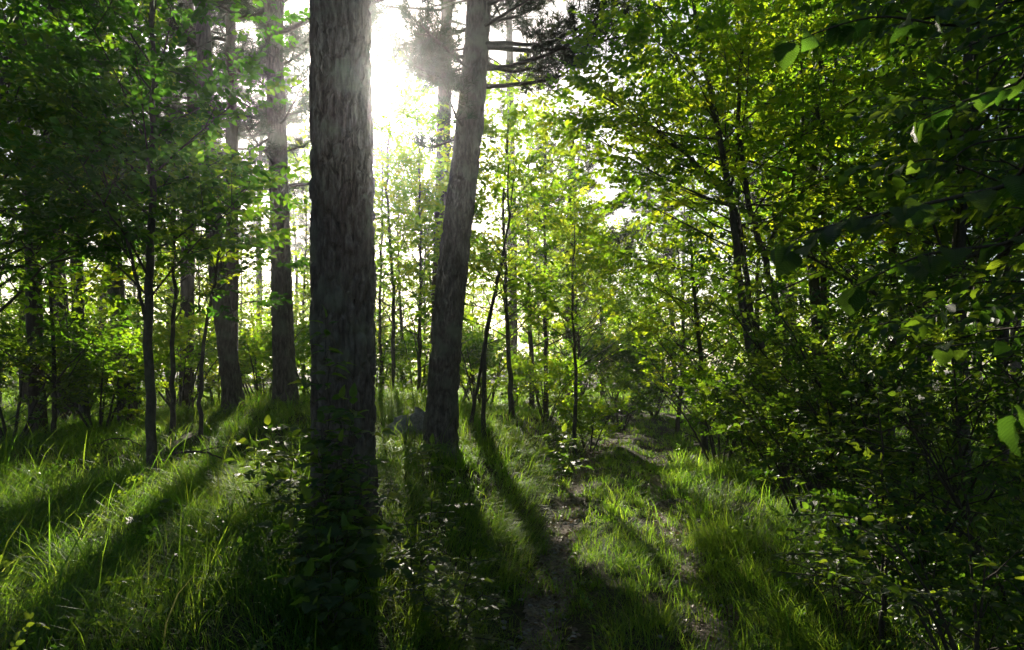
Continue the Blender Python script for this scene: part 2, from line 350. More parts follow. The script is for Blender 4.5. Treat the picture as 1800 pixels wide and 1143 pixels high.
# ------------------------------------------------------------------ branching skeleton
def rot_about(v, ax, a):
    return v * math.cos(a) + np.cross(ax, v) * math.sin(a) + ax * (ax @ v) * (1 - math.cos(a))
def grow(rng, wood, SP, p, d, Ln, r, level, spacing=.22, spl=.36, up=.04, wob=.12, leafy=.25):
    n = max(4, int(Ln / .28)); step = Ln / (n - 1); pts = [p.copy()]; dirs = [d.copy()]
    for k in range(n - 1):
        d = d + rng.normal(0, wob, 3) * .6 + np.array([0, 0, up * (1 - 1.6 * k / n)]); d = d / np.linalg.norm(d)
        pts.append(pts[-1] + d * step); dirs.append(d)
    pts = np.array(pts); dirs = np.array(dirs)
    tube(wood, pts, np.linspace(r, max(r * .25, .0015), n), 5 if r > .02 else 4 if r > .009 else 3)
    cum = np.linspace(0, Ln, n)
    if level == 0:
        m = max(2, int(Ln / (spacing * .62))); side = 1
        for q in range(m):
            s = Ln * (.12 + .88 * q / m); c = np.array([np.interp(s, cum, pts[:, a]) for a in range(3)]); dd = unit(np.array([np.interp(s, cum, dirs[:, a]) for a in range(3)]))
            h = unit(np.cross(dd, [0, 0, 1.])); side = -side
            ang = rng.uniform(.5, 1.1)
            SP.append((c, unit(dd * math.cos(ang) + h * side * math.sin(ang) + rng.normal(0, .12, 3)), spl * rng.uniform(.7, 1.15)))
        SP.append((pts[-1] - dirs[-1] * .05, dirs[-1], spl)); return
    m = max(2, int(Ln * (1 - leafy) / spacing)); side = 1 if rng.random() < .5 else -1
    for q in range(m):
        u = leafy + (1 - leafy) * (q + rng.uniform(.1, .9)) / m; s = u * Ln
        c = np.array([np.interp(s, cum, pts[:, a]) for a in range(3)]); dd = unit(np.array([np.interp(s, cum, dirs[:, a]) for a in range(3)]))
        h = unit(np.cross(dd, [0, 0, 1.]) + rng.normal(0, .25, 3)); side = -side
        ang = rng.uniform(.55, 1.05)
        nd = unit(dd * math.cos(ang) + h * side * math.sin(ang))
        grow(rng, wood, SP, c, nd, Ln * rng.uniform(.32, .52) * (1.15 - .65 * u), r * .45, level - 1, spacing, spl, up * .6, wob, .15)
    SP.append((pts[-1], dirs[-1], spl))

def leafy_tree(name, label, cat, stems, nbr, zfirst, Lmax, seed, mat=None, kind='fine', spl=.36, spacing=.24, group=None, level=1, elev=(.15, .75), prune=True, bias=None, parent_loc=None, thin=1.0, bark=None, top=1.0, sides=8):
    """stems: list of (control points, base radius). bias: horizontal direction that limbs favour"""
    rng = np.random.default_rng(seed); mat = mat or M_LEAF; bark = bark or M_SMOOTH
    base = np.array(stems[0][0][0], float) if parent_loc is None else parent_loc
    root = empty(name, base, label, cat, group)
    SP = []; 
    for (cp, r0) in stems:
        wood = MB(); line = interp_line(cp, 26); H = np.concatenate([[0], np.cumsum(np.linalg.norm(np.diff(line, axis=0), axis=1))]); Ht = H[-1]
        line[2:-1] += rng.normal(0, .012 * min(1, Ht / 5), (23, 3))
        rad = r0 * (1 - .8 * (H / Ht) ** 1.1); rad[0] *= 1.35; rad[1] *= 1.12
        tube(wood, line, rad, sides)
        n = max(2, int(nbr / len(stems)))
        for q in range(n):
            u = zfirst + (1 - zfirst) * (q + rng.random()) / n; s = u * Ht * .99
            c = np.array([np.interp(s, H, line[:, a]) for a in range(3)])
            az = q * 2.4 + rng.uniform(-.5, .5)
            hd = np.array([math.cos(az), math.sin(az), 0])
            if bias is not None: hd = hd + np.array([*bias, 0.]); hd = hd / (np.linalg.norm(hd) + 1e-6)
            e = rng.uniform(*elev) + .35 * u
            d = unit(hd * math.cos(e) + np.array([0, 0, math.sin(e)]))
            rel = (u - zfirst) / (1 - zfirst)
            Lb = Lmax * (0.55 + .45 * math.sin(math.pi * min(1, .25 + rel * .75))) * (1 - .55 * rel * top) * rng.uniform(.75, 1.15)
            grow(rng, wood, SP, c, d, Lb, max(.006, r0 * .34 * (1 - .6 * u)), level, spacing, spl)
        SP.append((line[-1], unit(line[-1] - line[-2]), spl))
        wood.build('trunk', bark, root)
    P = np.array([s[0] for s in SP]); D = np.array([s[1] for s in SP]); S = np.array([s[2] for s in SP])
    keep = (P[:, 2] > ground_z(P[:, 0], P[:, 1]) + .08) & eye_clear(P)
    if prune: keep &= ~sun_open(P)
    if thin < 1: keep &= rng.random(len(P)) < thin
    cr = MB(); tint = np.clip(.5 + .5 * (vnoise(P[:, 0] * 1.3 + P[:, 1], P[:, 2] * 1.3, seed) - .5) * 1.6 + rng.normal(0, .15, len(P)), 0, 1)
    place_sprays(cr, rng, P[keep], D[keep], S[keep], kind, 0, tint=tint[keep])
    if cr.n: cr.build('crown', mat, root)
    return root
def copy_tree(root, loc, rz, sc_=1.0, label=None):
    r = root.copy(); COL.objects.link(r); r.location = [float(v) for v in loc]; r.rotation_euler = (0, 0, rz); r.scale = (sc_, sc_, sc_)
    if label: r['label'] = label
    for ch in list(root.children):
        c = ch.copy(); COL.objects.link(c); c.parent = r
    return r

# ------------------------------------------------------------------ pines
def bark_trunk(mb, line, rad, nu, nv, depth, ku, kz, seed=0, flare=1.45, grooves=()):
    """a trunk whose bark plates and fissures are modelled: cells of a warped grid, sunk at their joints"""
    n0 = len(line); line = interp_line(line, nv); rad = np.interp(np.linspace(0, 1, nv), np.linspace(0, 1, len(rad)), rad)
    H = np.concatenate([[0], np.cumsum(np.linalg.norm(np.diff(line, axis=0), axis=1))])
    rad = rad * (1 + (flare - 1) * np.exp(-H / .28))
    t, a, bb = frames(line)
    th = np.arange(nu) / nu
    U, Hh = np.meshgrid(th, H)
    x = U * ku + .9 * (vnoise(U * ku * .5, Hh * kz * .6, seed + 1, ku // 2) - .5) + .35 * (vnoise(U * ku * 2, Hh * kz * 3, seed + 2, ku * 2) - .5)
    y = Hh * kz + 1.0 * (vnoise(U * ku * .5, Hh * kz * .5, seed + 3, ku // 2) - .5)
    f1 = np.full(x.shape, 9.); f2 = f1.copy(); idv = np.zeros(x.shape)
    ix = np.floor(x); iy = np.floor(y)
    for dx in (-1, 0, 1):
        for dy in (-1, 0, 1):
            cx_ = ix + dx; cy_ = iy + dy; hx = hash2(cx_ % ku, cy_, seed + 7); hy = hash2(cx_ % ku, cy_, seed + 8)
            d = np.hypot(x - cx_ - hx, (y - cy_ - hy) * .8)
            new1 = d < f1; f2 = np.where(new1, f1, np.minimum(f2, d)); idv = np.where(new1, hash2(cx_ % ku, cy_, seed + 9), idv); f1 = np.where(new1, d, f1)
    e = sstep(.02, .30, f2 - f1)
    disp = depth * (e * (.75 + .5 * idv) - .6) + depth * .35 * (vnoise(U * ku * 3, Hh * kz * 5, seed + 4, ku * 3) - .5) + depth * .25 * (vnoise(U * ku * 7, Hh * kz * 14, seed + 5, ku * 7) - .5)
    lob = .055 * (vnoise(U * 6, Hh * .6, seed + 6, 6) - .5) * 2
    lob = lob + (.16 * np.exp(-Hh / .35)) * np.sin(U * 2 * math.pi * 5 + 1.3)
    for (u0, du, wd, dp) in grooves:
        uc = u0 + du * Hh + .012 * (vnoise(Hh * 3, Hh * 0, seed + 12) - .5); dd = (U - uc + .5) % 1 - .5
        disp = disp - dp * np.exp(-(dd / wd) ** 2)
    R = rad[:, None] * (1 + lob) + disp
    ang = U * 2 * math.pi
    v = line[:, None] + R[..., None] * (np.cos(ang)[..., None] * a[:, None] + np.sin(ang)[..., None] * bb[:, None])
    i = np.arange(nv - 1)[:, None] * nu + np.arange(nu)[None]; j = np.arange(nv - 1)[:, None] * nu + (np.arange(nu)[None] + 1) % nu
    mb.add(v.reshape(-1, 3), np.stack([i, j, j + nu, i + nu], -1).reshape(-1, 4))

def pine_boughs(rng, line, z0, z1, n, Lb, woods, T, droop=-.05, azl=None, tuft=.13, dens=1.0, rise=.35):
    H = line[:, 2]
    for q in range(n):
        wood = MB(); woods.append(wood)
        z = z0 + (z1 - z0) * (q + rng.random()) / n; c = np.array([np.interp(z, H, line[:, a]) for a in range(3)])
        az = azl[q % len(azl)] + rng.normal(0, .25) if azl else q * 2.4 + rng.uniform(-.4, .4)
        rel = (z - z0) / max(.1, z1 - z0); Ln = Lb * (1 - .6 * rel) * rng.uniform(.7, 1.15)
        d = unit(np.array([math.cos(az), math.sin(az), rng.uniform(-.1, rise)]))
        m = 9; pts = [c]; dd = d.copy()
        for k in range(m): dd = unit(dd + rng.normal(0, .10, 3) + np.array([0, 0, droop + .03 * k])); pts.append(pts[-1] + dd * Ln / m)
        pts = np.array(pts); tube(wood, pts, np.linspace(.012 + .014 * Ln, .006, m + 1), 5)
        for s in range(int(9 * dens * Ln) + 3):
            u = rng.uniform(.35, 1) * m; k = min(int(u), m - 1); p = pts[k] + (pts[k + 1] - pts[k]) * (u - k)
            sd = unit(np.cross(unit(pts[k + 1] - pts[k]), [0, 0, 1]) * rng.choice([-1, 1]) + unit(pts[k + 1] - pts[k]) * rng.uniform(.2, 1) + np.array([0, 0, rng.uniform(-.1, .5)]) + rng.normal(0, .2, 3))
            l2 = rng.uniform(.25, .75) * Ln * .3 + .12; e = p + sd * l2 + np.array([0, 0, .1 * l2])
            tube(wood, np.array([p, (p + e) / 2 + rng.normal(0, .02, 3), e]), [.007, .005, .003], 3)
            for g in range(int(2 + l2 * 7)):
                f = .35 + .65 * (g + .5) / int(2 + l2 * 7); q2 = p + (e - p) * f
                T.append((q2 + rng.normal(0, .04, 3), unit(sd + rng.normal(0, .5, 3) + np.array([0, 0, .4])), tuft * rng.uniform(.8, 1.3)))
def pine(name, label, base, ctrl, rad, seed, hero=None, boughs=(), group=None, stubs=6, prune=True, grooves=(), loc=None):
    rng = np.random.default_rng(seed); root = empty(name, base if loc is None else loc, label, 'pine tree', group)
    mb = MB(); line = interp_line(ctrl, 40)
    if hero: bark_trunk(mb, ctrl, rad, hero[0], hero[1], hero[2], hero[3], hero[4], seed, grooves=grooves)
    else:
        r = np.interp(np.linspace(0, 1, 40), np.linspace(0, 1, len(rad)), rad); r[0] *= 1.25; r[1] *= 1.08
        r = r * (1 + .05 * rng.normal(size=40)); tube(mb, line, r, 12)
    mb.build('trunk', M_PINE if hero else M_PINE_FAR, root)
    woods = []; T = []
    for bspec in boughs: pine_boughs(rng, line, woods=woods, T=T, **bspec)
    H = line[:, 2]; rr = np.interp(np.linspace(0, 1, 40), np.linspace(0, 1, len(rad)), rad)
    for q in range(stubs):                       # dead branch stubs on the lower trunk
        z = rng.uniform(H[0] + 2.0, H[0] + 7); c = np.array([np.interp(z, H, line[:, a]) for a in range(3)]); az = rng.uniform(0, 6.28)
        d = np.array([math.cos(az), math.sin(az), rng.uniform(-.3, .3)]); Ln = rng.uniform(.2, 1.3)
        pts = [c]; 
        for k in range(4): d = unit(d + rng.normal(0, .15, 3)); pts.append(pts[-1] + d * Ln / 4)
        wood = MB(); woods.append(wood); tube(wood, np.array(pts), np.linspace(.014, .004, 5), 4)
    if hero:
        for wd in woods: wd.build('bough', M_TWIG, root)
    elif woods:
        al = MB()
        for wd in woods:
            for k in (3, 4): al.f[k] += [(f + al.n, m_) for f, m_ in wd.f[k]]
            al.v += wd.v; al.t += wd.t; al.n += wd.n
        tag(al.build('boughs', M_TWIG, root), kind='stuff')
    if T:
        P = np.array([t[0] for t in T]); D = np.array([t[1] for t in T]); S = np.array([t[2] for t in T])
        keep = eye_clear(P)
        if prune: keep &= ~sun_open(P, .1)
        cr = MB(); place_sprays(cr, rng, P[keep], D[keep], S[keep], 'needle', 0); cr.build('crown', M_NEEDLE, root)
    return root
AL = 'pine trees of the wood'
ALL_BOUGH = lambda z0, z1, n, Lb, **k: dict(z0=z0, z1=z1, n=n, Lb=Lb, **k)

# 1 the big trunk
b0 = at(603, 955, 5.15); b0[2] = ground_z(b0[0], b0[1]) - .12
pine('pine_tree', 'thickest pine, deeply furrowed grey bark, the sun at its right edge', b0,
     [b0, at(603, 800, 5.15), at(603, 500, 5.15), at(601, 200, 5.15), at(598, -100, 5.15), at(594, -1000, 5.15), at(590, -2600, 5.15)],
     [.232, .226, .224, .218, .212, .18, .10], 11, hero=(140, 700, .027, 16, 4.6), boughs=[ALL_BOUGH(9, 15.5, 22, 3.2, tuft=.2, dens=.5)], stubs=0,
     grooves=((.372, .002, .010, .06), (.44, -.006, .007, .03), (.53, .006, .006, .025), (.61, -.004, .008, .04), (.67, .003, .007, .03)))
# 2 the leaning pine
b1 = at(772, 800, 8.7); b1[2] = ground_z(b1[0], b1[1]) - .1
pine('pine_tree', 'leaning pine between the thick trunk and the track, its boughs spreading into the sky', b1,
     [b1, at(776, 740, 8.7), at(789, 550, 8.7), at(808, 370, 8.7), at(828, 200, 8.7), at(842, 0, 8.7), at(852, -250, 8.7), at(862, -1100, 8.7)],
     [.20, .195, .19, .178, .165, .145, .13, .06], 12, hero=(80, 420, .022, 12, 4.2),
     boughs=[dict(z0=5.42, z1=5.85, n=7, rise=.0, Lb=1.3, azl=[3.0, 3.5, 2.7], tuft=.14, dens=2.2, droop=-.01), dict(z0=4.6, z1=5.2, n=4, rise=.0, Lb=.75, azl=[2.9, 3.6], tuft=.13, dens=1.4), dict(z0=5.3, z1=6.6, n=10, rise=.2, Lb=2.4, azl=[.1, -.35, .5, -.1], tuft=.14, dens=1.3, droop=-.02),
             dict(z0=6.0, z1=7.0, n=5, Lb=1.7, azl=[2.6, 1.4], tuft=.10, dens=.8), dict(z0=7.2, z1=13.5, n=18, Lb=2.6, tuft=.17, dens=.8)], stubs=3)
# 3.. the pines on the left
def std_pine(label, pxb, Y, r, pts, seed, top=17, hero=None, boughs=None, **k):
    g = gpt(pxb, Y); g[2] -= .12
    c = [g] + [at(px, py, Y) for px, py in pts]; last = c[-1] - c[-2]
    last = c[-1] + last / max(.5, last[2]) * (top - c[-1][2]); c.append(last)
    rad = list(np.linspace(r, r * .72, len(c) - 1)) + [r * .3]
    bo = boughs if boughs is not None else [ALL_BOUGH(top * .5, top - .5, 22, 2.4, tuft=.19, dens=.6)]
    return pine('pine_tree', label, g, c, rad, seed, hero=hero, boughs=bo, **k)
std_pine('straight brown pine nearest to the left of the thickest trunk', 501, 11.5, .185, [(498, 600), (492, 400), (486, 200), (479, 0)], 13, hero=(64, 380, .014, 12, 5.5),
         boughs=[dict(z0=4.6, z1=7.2, n=12, Lb=1.5, tuft=.12, dens=.9), ALL_BOUGH(7.2, 16, 20, 2.6, tuft=.2, dens=.8)])
std_pine('dark pine leaning left over its foot in a grassy hollow, a straighter one right behind', 412, 11.0, .150, [(403, 640), (385, 500), (374, 380), (366, 250), (356, 0)], 14, hero=(48, 300, .012, 12, 5.5))
std_pine('straight slim pine standing directly behind the pine that leans left', 404, 13.0, .125, [(408, 500), (408, 300), (406, 100), (405, 0)], 15, boughs=[ALL_BOUGH(6.2, 16, 24, 2.2, tuft=.18, dens=.8)])
std_pine('pine seen behind the young forked tree, leaning left, half hidden in leaves', 228, 11.0, .135, [(215, 620), (201, 480), (190, 350), (176, 200), (163, 0)], 16, hero=(48, 300, .012, 12, 5.5))
std_pine('pale pine high between the thickest trunk and the leaning pine', 768, 17.0, .20, [(772, 500), (778, 300), (783, 100), (786, 0)], 17, boughs=[dict(z0=9.4, z1=13, n=14, Lb=2.6, tuft=.15, dens=.6), ALL_BOUGH(12, 17, 8, 2, tuft=.18, dens=.4)])
std_pine('slender pine rising just right of the leaning pine above green leaves', 902, 24.0, .17, [(900, 400), (898, 250), (896, 100)], 18, top=19, boughs=[dict(z0=9, z1=18, n=16, Lb=2.2, tuft=.2, dens=.45)])
std_pine('short-looking distant pine over the bend of the track with its boughs spread sideways', 1004, 27.0, .24, [(1004, 450), (1005, 330)], 19, top=11.5, boughs=[dict(z0=5.2, z1=11, n=26, Lb=2.9, tuft=.24, dens=.7)])
std_pine('dark pine trunk among the leaves at the far left, near the edge of the photo', 68, 10.0, .115, [(62, 600), (55, 400), (44, 200), (30, 0)], 20)
std_pine('far right pine hidden in the dark hazel leaves, only bits of trunk showing', 1620, 13.0, .17, [(1622, 500), (1622, 300), (1620, 0)], 21)

# the distant pines: four prototypes copied
rngp = np.random.default_rng(77); PROTO = []
lab = 'slim dark pine trunk among the many far pines of the wood'
for q in range(4):
    c = [np.array([0, 0, 0.]), np.array([rngp.normal(0, .1), 0, 4]), np.array([rngp.normal(0, .25), rngp.normal(0, .2), 9]), np.array([rngp.normal(0, .4), 0, 16 + q])]
    PROTO.append((c, q))
protos = []
spots = [(-7.4, 15.5), (-5.6, 16.5), (-9.8, 15), (8.2, 20), (-8.6, 21), (-11.8, 18.5), (-6.2, 23), (-4.4, 27), (-12.5, 25), (-9.5, 29), (-15, 21), (-7.4, 34), (-13, 35), (-18, 30),
         (-4.2, 39), (3.8, 42), (8.5, 36), (12, 30), (-17.5, 40), (-22, 33), (-9, 45), (16, 40), (10, 50), (20, 34), (5.5, 55), (-14, 52), (-24, 48), (24, 46), (-19, 60), (-5, 62), (15, 60), (30, 58), (-32, 58),
         (14, 19), (17, 25), (11, 22), (-16, 13), (-13, 9), (15, 12), (-1.2, 40), (-11, 40), (9.5, 16)]
def in_the_light(x, y, zc, rc_, rt):            # would a pine here stand between the sun and an opening?
    k = (y - GP[:, 1]) / SUN[1]; d = np.abs(GP[:, 0] + SUN[0] * k - x) / math.hypot(SUN[0], SUN[1]) * SUN[1]; z = GP[:, 2] + SUN[2] * k
    return bool(((k > 1) & (((z > zc) & (z < zc + 9) & (d < rc_)) | ((z <= zc) & (d < rt)))).any())
for n_, (x, y) in enumerate(spots):
    z = float(ground_z(x, y)) - .1
    if n_ >= 4 and in_the_light(x, y, z + (8.6 if (x < -6 or x > 9) else 5.0), 1.5, .16): continue
    if n_ < 4:
        c, q = PROTO[n_]
        c2 = [p + np.array([x, y, z]) for p in c]
        r = pine('pine_tree', lab, c2[0], c2, [.16, .15, .12, .04], 300 + q, boughs=[dict(z0=z + (8.6 if q % 2 else 4.6 + q * .6), z1=z + 16.5, n=34 if q % 2 else 20, Lb=3.0 if q % 2 else 2.2, tuft=.26, dens=.75 if q % 2 else .45)], group='distant pines', prune=False)
        protos.append(r)
    else:
        copy_tree(protos[(1, 3)[n_ % 2] if (x < -6 or x > 9) else (0, 2)[n_ % 2]], (x, y, z), rngp.uniform(0, 6.28), rngp.uniform(.85, 1.15))

# ------------------------------------------------------------------ young broadleaved trees, left
g = gpt(270, 6.7)
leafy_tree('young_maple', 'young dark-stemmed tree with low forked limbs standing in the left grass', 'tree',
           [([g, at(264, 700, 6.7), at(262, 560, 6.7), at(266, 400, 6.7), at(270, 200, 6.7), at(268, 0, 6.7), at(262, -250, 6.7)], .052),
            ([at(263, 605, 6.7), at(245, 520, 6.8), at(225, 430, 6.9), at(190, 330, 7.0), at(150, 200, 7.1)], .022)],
           58, .28, 1.75, 31, spl=.34, spacing=.2, mat=M_LEAF_SHADED, elev=(.1, .6), bias=(-.12, -.15))
g = gpt(303, 9.0)
leafy_tree('slim_sapling', 'thin straight dark stem just right of the young forked tree', 'tree', [([g, at(303, 650, 9), at(306, 500, 9), at(306, 380, 9), at(300, 250, 9)], .038)], 14, .35, 1.5, 32, spacing=.26)
tree_later = ('thin young tree whose leaf tiers hang before the two close-set left pines', 352, 8.4)
g = gpt(-20, 7.5)
leafy_tree('leafy_tree', 'dark leafy tree filling the upper corner at the far left edge', 'tree', [([g, at(-30, 500, 7.5), at(-20, 300, 7.5), at(20, 60, 7.5), at(60, -300, 7.5)], .07)], 50, .22, 2.6, 33, spacing=.25, mat=M_LEAF_SHADED, bias=(.35, 0))
g = gpt(95, 9.5)
leafy_tree('slim_sapling', 'small dark sapling with drooping leaves near the left edge, in front of the shaded bushes', 'tree', [([g, at(95, 650, 9.5), at(90, 480, 9.5), at(100, 330, 9.5)], .035)], 20, .15, 1.6, 34, spacing=.26)
g = gpt(150, 12.5)
leafy_tree('leafy_tree', 'tall leafy tree behind the pine at the left, closing the view under the crowns', 'tree', [([g, at(140, 500, 12.5), at(150, 300, 12.5), at(170, 0, 12.5), at(150, -200, 12.5)], .08)], 40, .25, 2.8, 35, mat=M_LEAF_SHADED, kind='coarse', spl=.42, spacing=.3)
# bushes on the left edge
def bush(label, px, Y, H, R, seed, nst=6, mat=None, kind='fine', spl=.3, name='bush', spacing=.24, **k):
    rng = np.random.default_rng(seed); g = gpt(px, Y); st = []
    for q in range(nst):
        a = q * 6.28 / nst + rng.uniform(-.3, .3); e = g + np.array([math.cos(a) * R * rng.uniform(.4, 1), math.sin(a) * R * rng.uniform(.4, 1), H * rng.uniform(.7, 1)])
        b_ = g + np.array([math.cos(a) * .08, math.sin(a) * .08, 0]); st.append(([b_, (b_ + e) / 2 + np.array([0, 0, .12 * H]), e], .012 + .006 * H))
    return leafy_tree(name, label, 'bush', st, k.pop('nbr', nst * 6), .18, R * .75, seed, mat=mat, kind=kind, spl=spl, spacing=spacing, sides=6, level=k.pop('level', 1), **k)
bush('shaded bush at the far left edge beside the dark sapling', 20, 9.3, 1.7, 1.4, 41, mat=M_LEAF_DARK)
bush('sunlit bush behind the dark sapling on the left', 130, 13.0, 2.4, 1.7, 42, kind='coarse', spl=.36)
bush('low bush between the two leftmost pine trunks', 175, 10.2, 1.3, 1.0, 43)
bush('bush behind the thin stem beside the young forked tree', 320, 14.0, 2.0, 1.5, 44, kind='coarse', spl=.36)
bush('bright bush glowing behind the two close-set left pines', 455, 15.5, 2.2, 1.5, 45, kind='coarse', spl=.36)

# ------------------------------------------------------------------ understory in the middle
def tree_at(label, px, Y, H, r, seed, lean=(0, 0), nbr=22, Lm=1.7, kind='coarse', spl=.38, zf=.2, name='young_tree', spacing=.27, **k):
    g = gpt(px, Y); rng = np.random.default_rng(seed + 900)
    c = [g, g + np.array([lean[0] * .3 + rng.normal(0, .06), lean[1] * .3, H * .33]), g + np.array([lean[0] * .7 + rng.normal(0, .1), lean[1] * .7, H * .68]), g + np.array([lean[0], lean[1], H])]
    return leafy_tree(name, label, 'tree', [(c, r)], nbr, zf, Lm, seed, kind=kind, spl=spl, spacing=spacing, **k)
tree_at(*tree_later, 3.6, .03, 37, nbr=20, Lm=1.05, kind='fine', spl=.34, zf=.42, mat=M_LEAF_SHADED, spacing=.25)
tree_at('small bright tree filling the gap between the thick trunk and the leaning pine', 690, 15.0, 7.2, .05, 51, Lm=2.0, nbr=38)
tree_at('young tree with long thin stem close behind the leaning pine', 850, 10.2, 4.6, .035, 52, lean=(.35, 0), Lm=1.4, nbr=18, kind='fine', spl=.32, zf=.35)
tree_at('twin of thin stems right of the leaning pine, the one bending right', 826, 10.6, 4.2, .03, 53, lean=(.7, .2), Lm=1.3, nbr=14, kind='fine', spl=.32, zf=.3)
tree_at('leafy young tree over the sunny bank left of the track', 900, 13.0, 6.4, .05, 54, Lm=2.1, nbr=36, zf=.22)
tree_at('taller leafy tree behind the sunny bank, its crown reaching the slender pine', 935, 18.0, 7.8, .07, 55, Lm=2.6, nbr=26)
tree_at('rounded tree over the far end of the track, left side', 1020, 20.0, 5.4, .06, 56, Lm=2.3, nbr=32)
tree_at('tree far off behind the bend of the track', 1060, 29.0, 6.6, .08, 57, Lm=3.0, nbr=34, spl=.5, spacing=.36)
tree_at('pale tree far behind the gap beside the thick trunk', 640, 24.0, 6.0, .07, 58, Lm=2.4, nbr=28, spl=.45, spacing=.34)
tree_at('pale tree far behind the foot of the leaning pine', 760, 23.0, 7.5, .07, 59, Lm=2.6, nbr=30, spl=.45, spacing=.34)
tree_at('pale tree far behind between the left pines and the thick trunk', 535, 22.0, 8.6, .06, 60, Lm=2.5, nbr=34, spl=.42, spacing=.34)
tree_at('pale tree far behind the young forked tree', 330, 22.0, 5.4, .06, 61, Lm=2.3, nbr=26, spl=.42, spacing=.34)
tree_at('hazy tree far off at the left beyond the pines', 60, 20.0, 6.5, .07, 62, Lm=2.6, nbr=28, spl=.42, spacing=.32)
tree_at('airy young tree between the leaning pine and the track, thin crown in full light', 960, 15.5, 6.4, .055, 46, Lm=2.1, nbr=28, zf=.25)
tree_at('low spreading tree whose leaves hang over the far track from the left', 1010, 12.5, 4.2, .04, 47, Lm=1.6, nbr=24, kind='fine', spl=.34, zf=.35)
tree_at('hazy tree closing the gap between the thick trunk and the leaning pine from far behind', 705, 20.0, 7.2, .06, 48, Lm=2.5, nbr=34, spl=.45, spacing=.32)
tree_at('broad pale tree beyond the bend, left of the far pine', 960, 32.0, 9.0, .09, 49, Lm=3.4, nbr=36, spl=.6, spacing=.42)
tree_at('broad pale tree beyond the bend, right of the far pine', 1110, 34.0, 8.0, .09, 50, Lm=3.4, nbr=36, spl=.6, spacing=.42)
bush('small bright bush on the bank beside the track bend', 1035, 13.5, 1.05, .6, 63, nst=5, name='small_bush', spl=.24)
bush('bush behind the sunny bank left of the far track', 960, 15.0, 1.4, 1.1, 64, kind='coarse')
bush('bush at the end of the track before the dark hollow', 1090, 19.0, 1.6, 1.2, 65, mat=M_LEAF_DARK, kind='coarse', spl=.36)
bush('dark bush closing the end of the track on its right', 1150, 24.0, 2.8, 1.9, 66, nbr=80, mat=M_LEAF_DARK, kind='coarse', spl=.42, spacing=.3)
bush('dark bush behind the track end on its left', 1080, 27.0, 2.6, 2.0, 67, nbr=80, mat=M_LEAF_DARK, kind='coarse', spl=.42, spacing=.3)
bush('leafy bush between the leaning pine and the tall grass behind it', 840, 14.5, 1.7, 1.1, 68, kind='coarse', spl=.34)

fa = tree_at('low bright tree over the tall grass between the thick trunk and the leaning pine', 735, 14.2, 6.2, .045, 38, Lm=1.8, nbr=32, zf=.12)
fb = tree_at('thin bright tree close behind the thick trunk, showing on its right side', 672, 17.5, 7.6, .05, 39, Lm=2.0, nbr=32)
fbush = bush('airy bush on the rise behind the tall grass', 655, 17.0, 2.1, 1.3, 35, kind='coarse', spl=.38, spacing=.3, nbr=40)
rb = np.random.default_rng(34)
for q, (px, Y) in enumerate([(560, 18), (470, 20), (380, 19), (735, 19), (800, 21), (860, 19.5), (905, 22), (600, 24), (960, 24), (1010, 25), (700, 27), (300, 22), (230, 24), (140, 20), (50, 23), (820, 30), (500, 28)]):
    g = gpt(px, Y); r = copy_tree(fbush, g, rb.uniform(0, 6.28), rb.uniform(.85, 1.35), 'airy bush far back among the stems, one of a row closing the view'); r['group'] = 'bushes far back among the stems'
# more young trees in the haze between the far pines, and the unseen leafy trees added around the viewpoint to dim the sky
tree_at('leafy tree almost hidden behind the thickest trunk, crown edges showing on both its sides', 598, 16.0, 7.4, .06, 36, Lm=1.9, nbr=34)
rc = np.random.default_rng(40)
for q, (x, y) in enumerate([(-6.5, 26), (-9.5, 24), (-12, 22), (-3.2, 31), (-15, 28), (-7, 32), (-11.5, 34), (-1.5, 36), (2.2, 36), (6.5, 33), (-18, 24), (10, 29), (-4.6, 24.5), (5, 44), (-1.4, 25), (1.0, 27), (3.4, 26), (-2.8, 22), (-8.5, 18.5), (-11, 16.5), (-5, 19.5), (-13.5, 14)]):
    r = copy_tree((fa, fb)[q % 2], (x, y, float(ground_z(x, y)) - .05), rc.uniform(0, 6.28), rc.uniform(.85, 1.15), 'slender young tree in the haze between the far pines, one of many alike'); r['group'] = 'young trees between the far pines'

# ------------------------------------------------------------------ the big group on the right
def poly(Y, *pp): return [at(px, py, Y + dy) for px, py, dy in pp]
g1 = gpt(1390, 8.0); g2 = gpt(1430, 8.3); g3 = gpt(1475, 8.0)
leafy_tree('hornbeam_tree', 'many-stemmed tree leaning over the track from the right, glowing with backlit leaves', 'tree',
   [([g1, *poly(8, (1355, 700, 0), (1315, 600, 0), (1295, 450, 0), (1275, 290, 0), (1230, 60, .2), (1190, -200, .5))], .062),
    ([gpt(1400, 8.1), *poly(8.1, (1370, 720, 0), (1335, 600, 0), (1310, 480, 0), (1290, 360, -.1), (1180, 250, -.3), (1060, 170, -.4))], .050),
    ([g2, *poly(8.3, (1385, 640, 0), (1360, 520, 0), (1338, 430, 0), (1310, 330, .1), (1300, 180, .2), (1320, -80, .5))], .058),
    ([at(1345, 450, 8.3), *poly(8.3, (1365, 400, 0), (1395, 320, 0), (1410, 230, .1), (1410, 60, .3))], .030)],
   96, .42, 2.3, 71, spl=.34, spacing=.225, bias=(-.45, -.05), elev=(-.05, .6), top=.8)
g = gpt(1452, 9.8)
